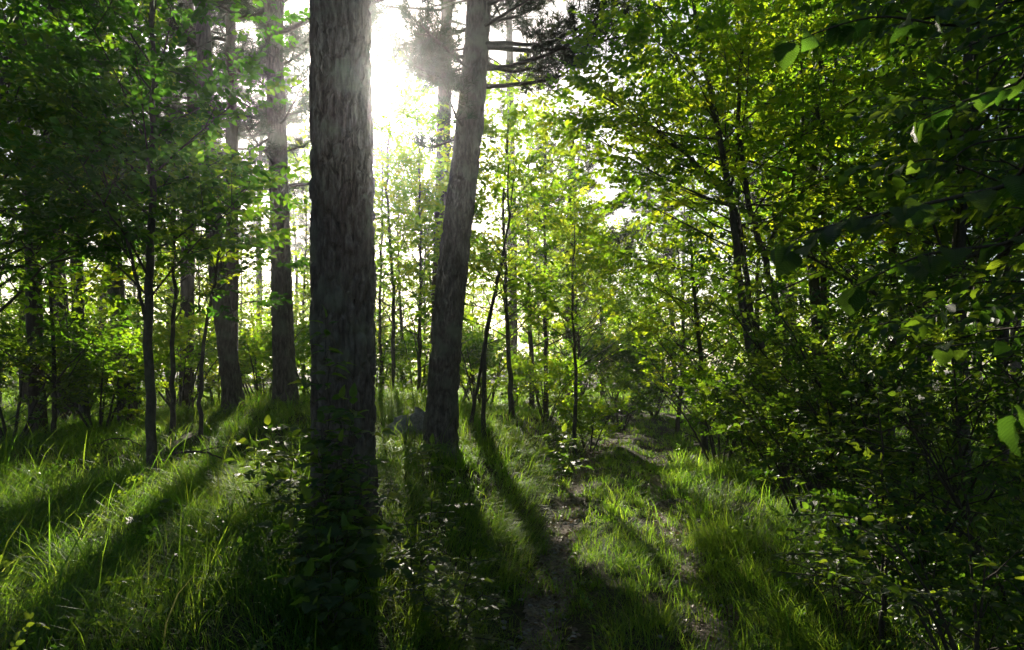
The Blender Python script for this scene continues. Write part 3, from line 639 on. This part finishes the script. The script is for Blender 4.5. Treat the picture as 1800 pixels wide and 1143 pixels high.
leafy_tree('hornbeam_tree', 'dark upright pair of stems behind the many-stemmed tree at the right', 'tree',
   [([g, *poly(9.8, (1430, 480, 0), (1430, 300, 0), (1440, 100, 0), (1445, -200, 0))], .10),
    ([g + np.array([.1, .1, 0]), *poly(9.9, (1447, 480, 0), (1452, 300, 0), (1470, 100, 0), (1500, -150, 0))], .06)],
   56, .42, 2.7, 72, spl=.36, spacing=.26, elev=(0, .6))
tree_at('leafy tree right beside the track, behind the many-stemmed tree, branches low', 1240, 12.5, 5.0, .06, 73, nbr=28, Lm=2.1, kind='fine', spl=.36, zf=.08, lean=(-.3, 0))
tree_at('bright tree behind the leaning stems, further along the right side', 1330, 13.0, 5.4, .07, 74, nbr=28, Lm=2.4, zf=.06, spl=.4)
tree_at('bushy tree where the track bends away to the right', 1190, 17.5, 5.0, .06, 75, nbr=30, Lm=2.6, zf=.06)
tree_at('dense tree high at the right behind the hazel leaves', 1560, 11.0, 9.0, .09, 77, nbr=52, Lm=2.9, zf=.12, spl=.42, mat=M_LEAF_SHADED)
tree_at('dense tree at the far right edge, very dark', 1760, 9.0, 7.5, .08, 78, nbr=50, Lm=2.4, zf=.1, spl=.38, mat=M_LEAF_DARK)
tree_at('tree behind the upright pair of stems on the right', 1450, 15.5, 7.0, .08, 79, nbr=30, Lm=2.8, zf=.1, spl=.44, spacing=.3)
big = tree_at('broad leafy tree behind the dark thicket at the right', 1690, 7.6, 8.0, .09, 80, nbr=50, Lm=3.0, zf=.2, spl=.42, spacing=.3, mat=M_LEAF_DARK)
for q, (x, y, k) in enumerate([(3.2, -1.8, 1.0), (-6.8, -.6, 1.1), (7.0, 1.2, 1.1), (-7.5, 3.4, 1.0), (4.2, -6, 1.3), (-5, -7, 1.3), (8.4, 5.2, 1.1), (-11, -3, 1.3), (11, -2, 1.3)]):  # unseen trees, added out of view to hold back light from the sky
    r = copy_tree(big, (x, y, float(ground_z(x, y)) - .05), rc.uniform(0, 6.28), k, 'unseen broad leafy tree added outside the view to dim the sky light'); r['group'] = 'unseen trees added to dim the sky light'
bush('sunlit bush at the right edge of the track below the leaning stems', 1265, 10.6, 1.5, 1.1, 81, nst=7, nbr=56)
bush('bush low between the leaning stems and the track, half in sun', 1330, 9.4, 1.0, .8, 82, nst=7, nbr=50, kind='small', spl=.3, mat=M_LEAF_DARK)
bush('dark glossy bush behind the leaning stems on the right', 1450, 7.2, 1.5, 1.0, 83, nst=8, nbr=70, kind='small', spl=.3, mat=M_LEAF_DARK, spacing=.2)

# ------------------------------------------------------------------ nearer plants whose leaves are parts of their own
def leaf_mesh(name, mat, seed, w=.36, lobes=0, serr=.0, n=12, curl=.10):
    """one leaf, unit length along +Y, midrib fold, curled, wavy edge"""
    rng = np.random.default_rng(seed); t = np.linspace(0, 1, n); prof = np.sin(math.pi * t ** .75) ** .8 * w * (1 - .25 * t)
    if lobes: prof = prof * (1 + .35 * np.abs(np.sin(t * math.pi * lobes)) ** 2 - .15)
    prof = prof * (1 + serr * (np.arange(n) % 2 - .5)); prof[0] = .012; prof[-1] = .004
    zc = -curl * t ** 2 * 1.6; mb = MB(); V = []
    for k in range(n):
        wv = .025 * math.sin(t[k] * 17 + seed)
        V += [[-prof[k], t[k], zc[k] + .30 * prof[k] + wv], [-prof[k] * .5, t[k], zc[k] + .19 * prof[k]], [0, t[k], zc[k]], [prof[k] * .5, t[k], zc[k] + .19 * prof[k]], [prof[k], t[k], zc[k] + .30 * prof[k] - wv]]
    i = (np.arange(n - 1)[:, None] * 5 + np.arange(4)[None]).ravel()
    mb.add(V, np.stack([i, i + 1, i + 6, i + 5], -1)); mb.add([[-.012, -.28, .03], [.012, -.28, .03], [.01, .02, 0], [-.01, .02, 0]], [[0, 1, 2, 3]])
    return mb.mesh(name, [mat])
SAPL = [leaf_mesh('leaf', M_LEAF_SAP, q, .30, 0, 0, 8, .12 + .05 * q) for q in range(3)]
OVAL = [leaf_mesh('leaf', M_LEAF_SAP, 10 + q, .36, 0, .0, 8, .08) for q in range(3)]
MAPL = [leaf_mesh('leaf', M_LEAF_SAP, 20 + q, .46, 3, 0, 14, .1) for q in range(3)]
HAZL = [leaf_mesh('leaf', M_HAZEL, 30 + q, .50 + .02 * q, 0, .09, 22, .14 + .04 * q) for q in range(4)]
from mathutils import Matrix
def put_leaf(me, parent, p, d, s, rng, roll=.35, origin=None, flat=1.0):
    d = unit(np.asarray(d, float)); up = unit(np.array([0, 0, flat]) + rng.normal(0, roll, 3)); x = unit(np.cross(d, up)); z = np.cross(x, d)
    o = bpy.data.objects.new('leaf', me); COL.objects.link(o); o.parent = parent
    q = np.asarray(p) - np.asarray(origin if origin is not None else parent.location)
    o.matrix_basis = Matrix(((x[0] * s, d[0] * s, z[0] * s, q[0]), (x[1] * s, d[1] * s, z[1] * s, q[1]), (x[2] * s, d[2] * s, z[2] * s, q[2]), (0, 0, 0, 1)))
    return o
def sapling(name, label, cat, stems, leaves, ls, seed, maxparts=120, pairs=.07, side=None, branch_len=.25, group=None, nside=5, r=.005, first=.25):
    """a small plant: stems with side twigs, opposite leaves; the biggest-looking leaves are parts, the rest one stuff part"""
    rng = np.random.default_rng(seed); base = np.array(stems[0][0]); root = empty(name, base, label, cat, group); spots_ = []
    for cp in stems:
        st = MB(); line = interp_line(cp, 14); line[1:] += rng.normal(0, .006, (13, 3)); tube(st, line, np.linspace(r, r * .4, 14), 5)
        lines = [line]
        Ht = np.linalg.norm(line[-1] - line[0])
        for q in range(nside):
            u = first + (1 - first) * (q + .5) / nside; k = int(u * 13); a = q * 2.4 + rng.uniform(-.4, .4)
            d = unit(np.array([math.cos(a), math.sin(a) , rng.uniform(.05, .5)])); Lb = branch_len * rng.uniform(.6, 1.2) * (1.1 - .5 * u)
            tt = np.linspace(0, 1, 6)[:, None]; bl = line[k] + d * Lb * tt + np.array([0, 0, -.12 * Lb]) * tt ** 2
            tube(st, bl, np.linspace(r * .6, r * .25, 6), 4); lines.append(bl)
        st.build('stem', M_TWIG, root)
        for ln in lines:
            H = np.concatenate([[0], np.cumsum(np.linalg.norm(np.diff(ln, axis=0), axis=1))]); a0 = rng.uniform(0, 3)
            s0 = first * H[-1] if ln is line else .3 * H[-1]
            for s in np.arange(s0, H[-1], pairs):
                p = np.array([np.interp(s, H, ln[:, c]) for c in range(3)]); ax = unit(ln[-1] - ln[0]); h = unit(np.cross(ax, [0, 0, 1.]) + 1e-3)
                if abs(ax[2]) > .8: a0 += 1.57; h = np.array([math.cos(a0), math.sin(a0), 0])
                for sg in (-1, 1):
                    d = unit(h * sg + ax * rng.uniform(.2, .8) + np.array([0, 0, rng.uniform(-.35, .15)])); spots_.append((p + d * .28 * ls * .6, d, ls * rng.uniform(.6, 1.15)))
            spots_.append((ln[-1], unit(ln[-1] - ln[-2]), ls))
    spots_.sort(key=lambda s: -s[2] / max(.5, s[0][1]))
    rest = MB()
    for q, (p, d, s) in enumerate(spots_):
        if q < maxparts: put_leaf(leaves[q % len(leaves)], root, p, d, s, rng)
    if len(spots_) > maxparts:
        P = np.array([s[0] for s in spots_[maxparts:]]); D = np.array([s[1] for s in spots_[maxparts:]]); S = np.array([s[2] for s in spots_[maxparts:]])
        SPR['one'] = [(leaf_arr(True)[0], leaf_arr(True)[1], np.zeros(6))]
        place_sprays(rest, rng, P, D, S, 'one'); tag(rest.build('foliage', M_LEAF_DARK, root), kind='stuff')
    return root
# shoots in front of the thick trunk
def shoot(label, px, Y, tops, leaves, ls, seed, name='sapling', **k):
    g = gpt(px, Y); st = []
    for (tx, ty, tY) in tops:
        e = at(tx, ty, tY); st.append([g + np.array([(len(st) - 1) * .02, 0, 0]), g + (e - g) * .5 + np.array([.02, .0, .06]), e])
    return sapling(name, label, 'plant', st, leaves, ls, seed, **k)
shoot('tall thin shoot climbing straight up in front of the thickest trunk', 575, 4.55, [(572, 560, 4.6), (600, 700, 4.5), (560, 740, 4.5)], SAPL, .095, 101, nside=8, pairs=.085, branch_len=.22, first=.3)
shoot('sapling with pointed leaves spreading before the right side of the thickest trunk', 590, 4.4, [(620, 700, 4.35), (640, 860, 4.2), (560, 800, 4.4), (600, 780, 4.3)], SAPL, .10, 102, nside=8, branch_len=.3, first=.3)
shoot('broad-leaved seedling low in front of the thickest trunk, leaves dull and blue-green', 560, 4.0, [(540, 880, 3.95), (600, 930, 3.9), (660, 930, 3.95), (510, 930, 4.0)], MAPL, .105, 103, nside=5, branch_len=.28, pairs=.09, first=.25)
shoot('leafy seedling deep in shade at the foot of the thickest trunk', 570, 3.6, [(545, 1010, 3.55), (610, 1040, 3.5), (580, 960, 3.6)], MAPL, .10, 104, nside=5, branch_len=.22, pairs=.09, first=.2)
shoot('sapling with horizontal twigs just left of the thickest trunk', 500, 5.6, [(470, 745, 5.5), (520, 760, 5.5), (450, 790, 5.4)], SAPL, .10, 105, nside=6, branch_len=.42, pairs=.08, first=.3)
shoot('sapling lower left of the thickest trunk among sunlit grass blades', 500, 4.8, [(480, 850, 4.7), (525, 860, 4.7)], SAPL, .095, 106, nside=5, branch_len=.3, first=.3)
shoot('tangled bramble with pale oval leaves right of the thickest trunk', 730, 4.5, [(700, 880, 4.5), (760, 880, 4.5), (800, 850, 4.6), (670, 920, 4.4), (740, 960, 4.2)], OVAL, .062, 107, nside=7, branch_len=.3, pairs=.055, first=.2, maxparts=260, name='bramble')
shoot('darker bramble low in the grass beside the left wheel rut', 790, 3.9, [(760, 1000, 3.8), (830, 980, 3.9), (720, 1020, 3.8), (850, 1040, 3.7)], OVAL, .055, 108, nside=6, branch_len=.26, pairs=.05, first=.2, maxparts=200, name='bramble')
shoot('small sunlit sapling on the bank at the foot of the leaning pine', 745, 7.2, [(735, 790, 7.2), (760, 780, 7.2)], SAPL, .11, 109, nside=4, branch_len=.3)
shoot('seedling with broad dark leaves in the sunlit grass at the left', 300, 5.2, [(290, 905, 5.2), (250, 915, 5.1), (330, 925, 5.1)], MAPL, .11, 110, nside=3, branch_len=.18, pairs=.1)
shoot('little bright-leaved sapling beside the left edge of the track', 985, 9.5, [(975, 770, 9.5), (990, 760, 9.6)], SAPL, .14, 111, nside=5, branch_len=.38, pairs=.1)
shoot('seedling with a few leaves between the grass blades left of the thick trunk', 395, 5.0, [(390, 930, 4.95), (420, 960, 4.9)], OVAL, .09, 112, nside=4, branch_len=.2, pairs=.09)
# right side saplings and the dark shrubs
shoot('slender sapling at the lower right with flat tiers of leaves caught by the sun', 1555, 3.9, [(1535, 830, 3.95), (1545, 700, 4.0)], OVAL, .055, 121, nside=13, branch_len=.62, pairs=.055, first=.2, maxparts=280, r=.011)
shoot('leaf-tipped twig plant reaching left over the grass at the lower right', 1480, 4.2, [(1380, 940, 4.2), (1420, 900, 4.25), (1460, 960, 4.1)], OVAL, .055, 122, nside=6, branch_len=.3, pairs=.05, first=.35, maxparts=160)
def near_bush(label, px, Y, H, R, seed, n, ls=.05, nst=9):
    """a shrub of arching stems: the 300 leaves that look largest are parts"""
    rng = np.random.default_rng(seed); g = gpt(px, Y); root = empty('shrub', g, label, 'shrub'); SP = []; wood = MB()
    for q in range(nst):
        a = q * 6.28 / nst + rng.uniform(-.3, .3); d = unit(np.array([math.cos(a) * .55, math.sin(a) * .55, 1.]))
        grow(rng, wood, SP, g + np.array([math.cos(a), math.sin(a), 0]) * .06, d, H * rng.uniform(.8, 1.25), .014, 2, .20, .2, -.03, .16, .2)
    wood.build('stem', M_TWIG, root)
    P = np.array([s[0] for s in SP]); D = np.array([s[1] for s in SP]); S = np.array([s[2] for s in SP])
    k = eye_clear(P) & (P[:, 2] > ground_z(P[:, 0], P[:, 1]) + .05) & ~sun_open(P, .03) & (P[:, 1] > 1.6); P, D, S = P[k], D[k], S[k]
    if len(P) > n: s = rng.permutation(len(P))[:n]; P, D, S = P[s], D[s], S[s]
    near = np.argsort(np.linalg.norm(P - [0, 0, CAMZ], axis=1))[:60]; mask = np.ones(len(P), bool); mask[near] = False
    for q in near:                                # these twigs carry their leaves one by one
        for j in range(5):
            t = .2 + .2 * j; sd = unit(np.cross(D[q], [0, 0, 1.])) * (1 if j % 2 else -1); d = unit(sd * (1 if j < 4 else 0) + D[q] * .7 + rng.normal(0, .15, 3) + [0, 0, -.15])
            put_leaf(OVAL[j % 3], root, P[q] + D[q] * t * .2, d, ls * rng.uniform(.8, 1.25), rng)
    fo = MB(); place_sprays(fo, rng, P[mask], D[mask], S[mask] * 1.15, 'small', tint=rng.uniform(0, 1, mask.sum()))
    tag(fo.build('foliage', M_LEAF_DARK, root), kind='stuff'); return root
near_bush('glossy-leaved shrub in the middle of the dark thicket, pale leaf backs catching light', 1640, 5.2, 2.3, 1.2, 131, 2600)
near_bush('dark shrub at the right edge under the hazel leaves', 1790, 4.0, 1.9, 1.0, 132, 2200)
near_bush('dark shrub behind the slender tiered sapling', 1520, 5.6, 1.5, 1.0, 133, 2200)
near_bush('small-leaved shrub at the foot of the leaning stems, beside the grass', 1420, 6.6, 1.3, .9, 134, 1800)
near_bush('low dark shrub in the lower right corner', 1720, 3.3, .9, .9, 135, 1500)

# hazel: one shrub outside the right edge whose branches reach in
rngh = np.random.default_rng(141); hb = np.array([3.3, 2.6, float(ground_z(3.3, 2.6))])
hz = empty('hazel_shrub', hb, 'big hazel with broad serrated leaves hanging into view from the right edge', 'hazel')
HB = [([(1900, -60, 2.7), (1720, 40, 2.5), (1540, 30, 2.35), (1385, 75, 2.3)], .082), ([(1920, 120, 2.2), (1780, 150, 2.3), (1690, 180, 2.3), (1610, 215, 2.35)], .075),
      ([(1950, 300, 1.7), (1760, 330, 1.75), (1600, 365, 1.75), (1450, 400, 1.7), (1390, 425, 1.7)], .074), ([(1950, 400, 1.8), (1760, 430, 1.9), (1620, 450, 2.0), (1500, 505, 2.0)], .08),
      ([(1990, 700, 1.6), (1900, 715, 1.6), (1780, 730, 1.55)], .085), ([(1950, 560, 2.3), (1800, 590, 2.4), (1660, 610, 2.5)], .065), ([(1950, 20, 3.0), (1760, 60, 3.0), (1640, 110, 3.0)], .08),
      ([(1950, 420, 2.7), (1780, 330, 2.8), (1640, 280, 2.8), (1560, 310, 2.8)], .07), ([(1950, 220, 2.6), (1800, 240, 2.7), (1700, 260, 2.8), (1640, 330, 2.8)], .07), ([(1880, -80, 2.2), (1740, -20, 2.2), (1650, 20, 2.2)], .07)]
sm = MB()
for q in range(4):
    e = hb + np.array([-.1 + .25 * q, .3 * q - .4, 4.2]); tube(sm, interp_line([hb + np.array([.06 * q, .05, 0]), hb * [1, 1, 1] + np.array([.05 * q, .1, 1.8]), e], 14), np.linspace(.03, .012, 14), 8)
sm.build('stem', M_SMOOTH, hz)
for (pp, ls) in HB:
    cp = [np.array([hb[0] + .1, hb[1] + .2, max(.6, at(*pp[0])[2] - .5)])] + [at(*p) for p in pp]; ln = interp_line(cp, 30)
    bm = MB(); tube(bm, ln, np.linspace(.009, .002, 30), 5); br = bm.build('branch', M_TWIG, hz)
    H = np.concatenate([[0], np.cumsum(np.linalg.norm(np.diff(ln, axis=0), axis=1))]); side = 1
    for s in np.arange(.35, H[-1], .065):
        p = np.array([np.interp(s, H, ln[:, c]) for c in range(3)]); k = min(28, int(s / H[-1] * 29)); ax = unit(ln[k + 1] - ln[k]); h = unit(np.cross(ax, [0, 0, 1.])); side = -side
        for rep in range(2 if rngh.random() < .6 else 1):
            d = unit(h * side * rngh.uniform(.5, 1.2) + ax * rngh.uniform(.3, 1) + np.array([0, 0, rngh.uniform(-.7, .05)])); side = side if rep == 0 else -side
            put_leaf(HAZL[rngh.integers(4)], br, p + d * ls * .28 + [0, 0, rngh.normal(0, .01)], d, ls * rngh.uniform(.65, 1.15), rngh, .3, origin=hb)
    put_leaf(HAZL[0], br, ln[-1], unit(ln[-1] - ln[-2] + np.array([0, 0, -.3])), ls * 1.1, rngh, .2, origin=hb)
SPH = []; wd = MB()
for q in range(16):                               # the body of the hazel, in shade behind its near twigs
    z = 1.6 + 2.6 * rngh.random(); a = rngh.uniform(1.2, 3.6); grow(rngh, wd, SPH, hb + np.array([.1, .5, z]), unit(np.array([math.cos(a), math.sin(a) * 1.2, rngh.uniform(0, .5)])), 1.5, .012, 1, .2, .3, 0, .12, .2)
wd.build('branch', M_TWIG, hz)
P = np.array([s[0] for s in SPH]); D = np.array([s[1] for s in SPH]); S = np.array([s[2] for s in SPH])
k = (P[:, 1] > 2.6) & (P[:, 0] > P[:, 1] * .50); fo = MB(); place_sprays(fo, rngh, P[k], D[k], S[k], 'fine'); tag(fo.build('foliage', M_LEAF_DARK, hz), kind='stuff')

# ------------------------------------------------------------------ grass
rng = np.random.default_rng(9)
def grass(ymin, ymax, dens, nb, wmul, seg, seed):
    rng = np.random.default_rng(seed); wdt = .88; A = wdt * (ymax ** 2 - ymin ** 2) + 2 * (ymax - ymin); n = int(A * dens)
    y = np.sqrt(rng.random(n) * (ymax ** 2 - ymin ** 2) + ymin ** 2); x = (rng.random(n) * 2 - 1) * (y * wdt + 1.0)
    d = x - path_x(y)
    rutl = np.exp(-((d + .56) / .205) ** 2) * (y < 19); rutr = np.exp(-((d - .56) / .13) ** 2); mid = np.exp(-(d / .26) ** 2)
    p = 1 - .95 * rutl - .5 * rutr * (y < 11); p *= np.where(abs(d) < .9, .92, 1)
    p *= .78 + .22 * sstep(.25, .6, vnoise(x * 1.6, y * 1.6, 21)); p *= 1 - .6 * sstep(1.9, 3.2, d) * (y < 9)
    k = rng.random(n) < p; x, y, d, mid = x[k], y[k], d[k], mid[k]; n = len(x)
    hgt = .20 + .17 * vnoise(x * 1.1, y * 1.1, 22) + .05 * rng.random(n)
    hgt = hgt * (1 - .45 * sstep(1.15, .6, abs(d))) ; hgt *= 1 + .35 * mid * np.exp(-((y - 8.4) / 1.0) ** 2)
    hgt += .32 * np.exp(-((x + 2.0) ** 2 / 1.3 + (y - 12.3) ** 2 / 2.5)) + .10 * np.exp(-((x + 2.6) ** 2 / .8 + (y - 6.3) ** 2 / .5))
    hgt += .10 * np.exp(-((x - 3.2) ** 2 / 1.5 + (y - 9.8) ** 2 / 1.5))
    # blades
    X0 = np.repeat(x, nb); Y0 = np.repeat(y, nb); Hb = np.repeat(hgt, nb) * rng.uniform(.55, 1.25, n * nb); m = n * nb
    a = rng.uniform(0, 2 * math.pi, m); rr = .055 * np.sqrt(rng.random(m)) * (1 + .5 * wmul)
    X0 = X0 + np.cos(a) * rr; Y0 = Y0 + np.sin(a) * rr; Z0 = ground_z(X0, Y0) - .01
    gw = np.repeat(vnoise(x * .8, y * .8, 31) * 6.28 * 1.5, nb); lean_a = np.where(rng.random(m) < .55, a, gw) + rng.normal(0, .4, m)
    # lying over towards the track on the bank edge
    dd = np.repeat(d, nb); over = np.exp(-((dd + 1.05) / .3) ** 2); lean_a = np.where(rng.random(m) < over * .8, rng.normal(-.3, .4, m), lean_a)
    bend = rng.uniform(.25, 1.0, m) ** .8 * 1.15; w = (.0015 + .0017 * rng.random(m)) * wmul
    tall = rng.random(m) < .012; Hb = np.where(tall, Hb * 1.5, Hb); bend = np.where(tall, bend * .45, bend); w = np.where(tall, w * 1.7, w)
    dirx, diry = np.cos(lean_a), np.sin(lean_a); fa = lean_a + rng.normal(1.57, .5, m); wx, wy = np.cos(fa), np.sin(fa)
    ts = np.linspace(0, 1, seg + 1); V = np.zeros((m, 2 * seg + 1, 3), np.float32)
    for q, t in enumerate(ts):
        th = bend * 1.9 * t; out = Hb * t * np.sin(th * .75) * .95; zz = Hb * t * np.cos(th * .72)
        ww = w * (1 - .75 * t ** 1.5) * (.7 if q == 0 else 1)
        cxx, cyy = X0 + dirx * out, Y0 + diry * out
        if q < seg:
            V[:, 2 * q] = np.stack([cxx - wx * ww, cyy - wy * ww, Z0 + zz], -1); V[:, 2 * q + 1] = np.stack([cxx + wx * ww, cyy + wy * ww, Z0 + zz], -1)
        else: V[:, 2 * seg] = np.stack([cxx, cyy, Z0 + zz], -1)
    base = (np.arange(m) * (2 * seg + 1))[:, None]
    fq = [base + np.array([[2 * q, 2 * q + 1, 2 * q + 3, 2 * q + 2]]) for q in range(seg - 1)]; ft = base + np.array([[2 * seg - 2, 2 * seg - 1, 2 * seg]])
    tint = np.clip(.35 + .3 * (np.repeat(vnoise(x * 2, y * 2, 33), nb) - .5) + rng.normal(0, .12, m), 0, .68) + .32 * (rng.random(m) < .05)
    return V.reshape(-1, 3), [*fq, ft], np.repeat(tint, 2 * seg + 1)
b = MB()
for args in [(1.2, 3.2, 45, 18, 1.0, 3, 1), (3.2, 7.0, 82, 26, 1.05, 3, 2), (7.0, 12.0, 35, 23, 1.7, 2, 3), (12.0, 20.0, 10, 19, 3.1, 2, 4), (20.0, 40.0, 4.5, 18, 5.0, 2, 5)]:
    v, f, t = grass(*args); b.add(v, f, 0, t)
print('GRASS verts', b.n)
tag(b.build('grass', M_GRASS), 'long arching green grass on the banks and between the wheel ruts', 'grass', kind='stuff')

# broad-leaved weeds between the blades
rw = np.random.default_rng(66); n = 1000; y = 2.6 + 12 * rw.random(n) ** 1.3; x = (rw.random(n) * 2 - 1) * (y * .8 + .5); d = x - path_x(y)
k = (abs(d) > .85) | (rw.random(n) < .08); x, y = x[k], y[k]; P = np.stack([x, y, ground_z(x, y) + rw.uniform(.04, .22, len(x))], -1); A = rw.uniform(0, 6.28, len(x))
fo = MB(); place_sprays(fo, rw, P, np.stack([np.cos(A), np.sin(A), rw.uniform(.1, 1.2, len(x))], -1), rw.uniform(.10, .22, len(x)), 'small')
tag(fo.build('undergrowth', M_LEAF_DARK), 'small broad-leaved weeds and seedlings scattered through the grass', 'undergrowth', kind='stuff')
# leaf litter and small stones on the track
def track_pts(n, seed, y1=16):
    rng = np.random.default_rng(seed); y = 2.2 + (y1 - 2.2) * rng.random(n) ** 1.5; s = np.where(rng.random(n) < .62, -1, 1); x = path_x(y) + s * .56 + rng.normal(0, .15, n); return rng, np.stack([x, y, ground_z(x, y)], -1)
rng, P = track_pts(2600, 51); fo = MB(); SPR['one'] = [(leaf_arr(True)[0] * [1.1, 1, 1.6], leaf_arr(True)[1], np.zeros(6))]
A = rng.uniform(0, 6.28, len(P)); place_sprays(fo, rng, P + [0, 0, .022], np.stack([np.cos(A), np.sin(A), rng.normal(0, .25, len(P))], -1), rng.uniform(.02, .06, len(P)), 'one', roll=.5)
tag(fo.build('dead_leaves', M_DRY), 'brown and grey dead leaves littering the wheel ruts', 'leaf litter', kind='stuff')
def stone_arr(rng, n=1):
    v = np.array([[1, 0, 0], [-1, 0, 0], [0, 1, 0], [0, -1, 0], [0, 0, .6], [0, 0, -.6], [.6, .6, .35], [-.6, .6, .35], [.6, -.6, .35], [-.6, -.6, .35]], float) * rng.uniform(.75, 1.2, (10, 3))
    f = np.array([[0, 6, 8], [6, 4, 8], [4, 9, 8], [4, 7, 9], [4, 6, 7], [2, 7, 6], [1, 9, 7], [3, 8, 9], [0, 8, 3], [0, 2, 6], [2, 1, 7], [1, 3, 9], [0, 3, 5], [0, 5, 2], [2, 5, 1], [1, 5, 3]]); return v, f, np.zeros(10)
SPR['stone'] = [stone_arr(rng) for _ in range(5)]
rng, P = track_pts(900, 52, 14); fo = MB(); A = rng.uniform(0, 6.28, len(P))
place_sprays(fo, rng, P + [0, 0, .006], np.stack([np.cos(A), np.sin(A), rng.normal(0, .1, len(P))], -1), rng.uniform(.006, .026, len(P)), 'stone', roll=.2)
tag(fo.build('pebbles', M_STONE, smooth=False), 'small grey stones and grit in the wheel ruts', 'pebbles', kind='stuff')
# rock by the leaning pine
rk = MB(); nu, nv = 40, 22; U, V = np.meshgrid(np.arange(nu) / nu * 6.283, np.linspace(0.02, math.pi * .62, nv)); c = gpt(728, 9.6); c[2] += .02
q = 1 + .8 * (vnoise(U * 1.4, V * 2.2, 61, 9) - .5) + .28 * (vnoise(U * 5, V * 6, 62) - .5) + .1 * (vnoise(U * 15, V * 16, 63) - .5); q[:, -1] = q[:, 0]
Pk = np.stack([np.cos(U) * np.sin(V) * .40 * q, np.sin(U) * np.sin(V) * .36 * q, np.cos(V) * .29 * q], -1) + c
i = np.arange(nv - 1)[:, None] * nu + np.arange(nu)[None]; j = np.arange(nv - 1)[:, None] * nu + (np.arange(nu)[None] + 1) % nu
rk.add(Pk.reshape(-1, 3), np.stack([i, i + nu, j + nu, j], -1).reshape(-1, 4)); o = rk.build('rock', M_STONE, origin=c); tag(o, 'grey boulder half sunk in the grass at the foot of the leaning pine', 'rock')
# fallen branches
def stick(label, pts, r, seed, twigs=5):
    rng = np.random.default_rng(seed); root = empty('fallen_branch', pts[0], label, 'branch'); b = MB(); ln = interp_line(pts, 20); ln[1:-1] += rng.normal(0, .012, (18, 3)); tube(b, ln, np.linspace(r, r * .4, 20), 7); b.build('stem', M_TWIG, root)
    for q in range(twigs):
        k = rng.integers(4, 18); d = unit(ln[k + 1] - ln[k] + rng.normal(0, .6, 3)); L_ = rng.uniform(.2, .5); b = MB(); tube(b, np.array([ln[k], ln[k] + d * L_ * .5 + rng.normal(0, .02, 3), ln[k] + d * L_]), [r * .4, r * .3, .002], 4); b.build('twig', M_TWIG, root)
stick('dead branch arching low over the grass through the foot of the young forked tree', [at(230, 850, 6.9), at(262, 822, 6.9), at(310, 798, 6.9), at(360, 795, 6.8), at(395, 808, 6.7)], .017, 71)
stick('thin dead branch lying from the left bushes towards the young forked tree', [at(120, 810, 8.5), at(160, 785, 8.3), at(215, 770, 8.1), at(250, 785, 8.0)], .012, 72)
# white flower in the lower left corner
g = at(32, 1108, 3.6); fr = empty('white_flower', [g[0], g[1], float(ground_z(g[0], g[1]))], 'single small white flower in the grass in the lower left corner', 'flower')
b = MB(); tube(b, np.array([fr.location, g]), [.002, .0015], 4); b.build('stem', M_GRASS, fr)
for q in range(6):
    a = q * 1.047; b = MB(); d = np.array([math.cos(a), math.sin(a), .25]); h = np.array([-math.sin(a), math.cos(a), 0]); b.add([g, g + d * .014 + h * .009, g + d * .026 + [0, 0, -.003], g + d * .014 - h * .009], [[0, 1, 2, 3]]); b.build('petal', M_PETAL, fr)
b = MB(); tube(b, np.array([g - [0, 0, .002], g + [0, 0, .005]]), [.005, .003], 6); b.build('flower_centre', M_DRY, fr)

# ------------------------------------------------------------------ far wood: one mass of foliage beyond the last trees one can tell apart
rng = np.random.default_rng(88); n = 4000; a = rng.uniform(-1.25, 1.25, n); R = rng.uniform(48, 95, n); x = np.sin(a) * R; y = np.cos(a) * R
top = 3.0 + 4.5 * vnoise(a * 9, a * 0, 91) + 2.5 * vnoise(a * 40, a * 0, 92); z = ground_z(x, y) + top * rng.random(n) ** .8 * (R / 60)
fo = MB(); D = rng.normal(size=(n, 3)); place_sprays(fo, rng, np.stack([x, y, z], -1), D, rng.uniform(1.2, 2.2, n), 'coarse', roll=1.0)
tag(fo.build('far_wood', M_LEAF), 'low green mass of the distant wood behind all the trunks', 'wood', kind='stuff')

# ------------------------------------------------------------------ haze in the air under the trees
mh, th, nh, lh = new_mat('haze'); pv = nh('ShaderNodeVolumePrincipled'); pv.inputs['Density'].default_value = 0.0011; pv.inputs['Color'].default_value = (.92, .96, 1, 1)
pv.inputs['Anisotropy'].default_value = .89; om = nh('ShaderNodeOutputMaterial'); lh(pv.outputs[0], om.inputs['Volume'])
HZ = MB(); x0, x1, y0, y1, z0, z1 = -420, 420, -70, 920, -2.2, 23
HZ.add([[x, y, z] for z in (z0, z1) for y in (y0, y1) for x in (x0, x1)], [[0, 2, 3, 1], [4, 5, 7, 6], [0, 1, 5, 4], [2, 6, 7, 3], [0, 4, 6, 2], [1, 3, 7, 5]])
USE_HAZE = True
if USE_HAZE: tag(HZ.build('haze', mh, smooth=False), kind='stuff')
print('TRIS', sum(len(me.loops) - 2 * len(me.polygons) for me in bpy.data.meshes), 'OBJ', len(bpy.data.objects))
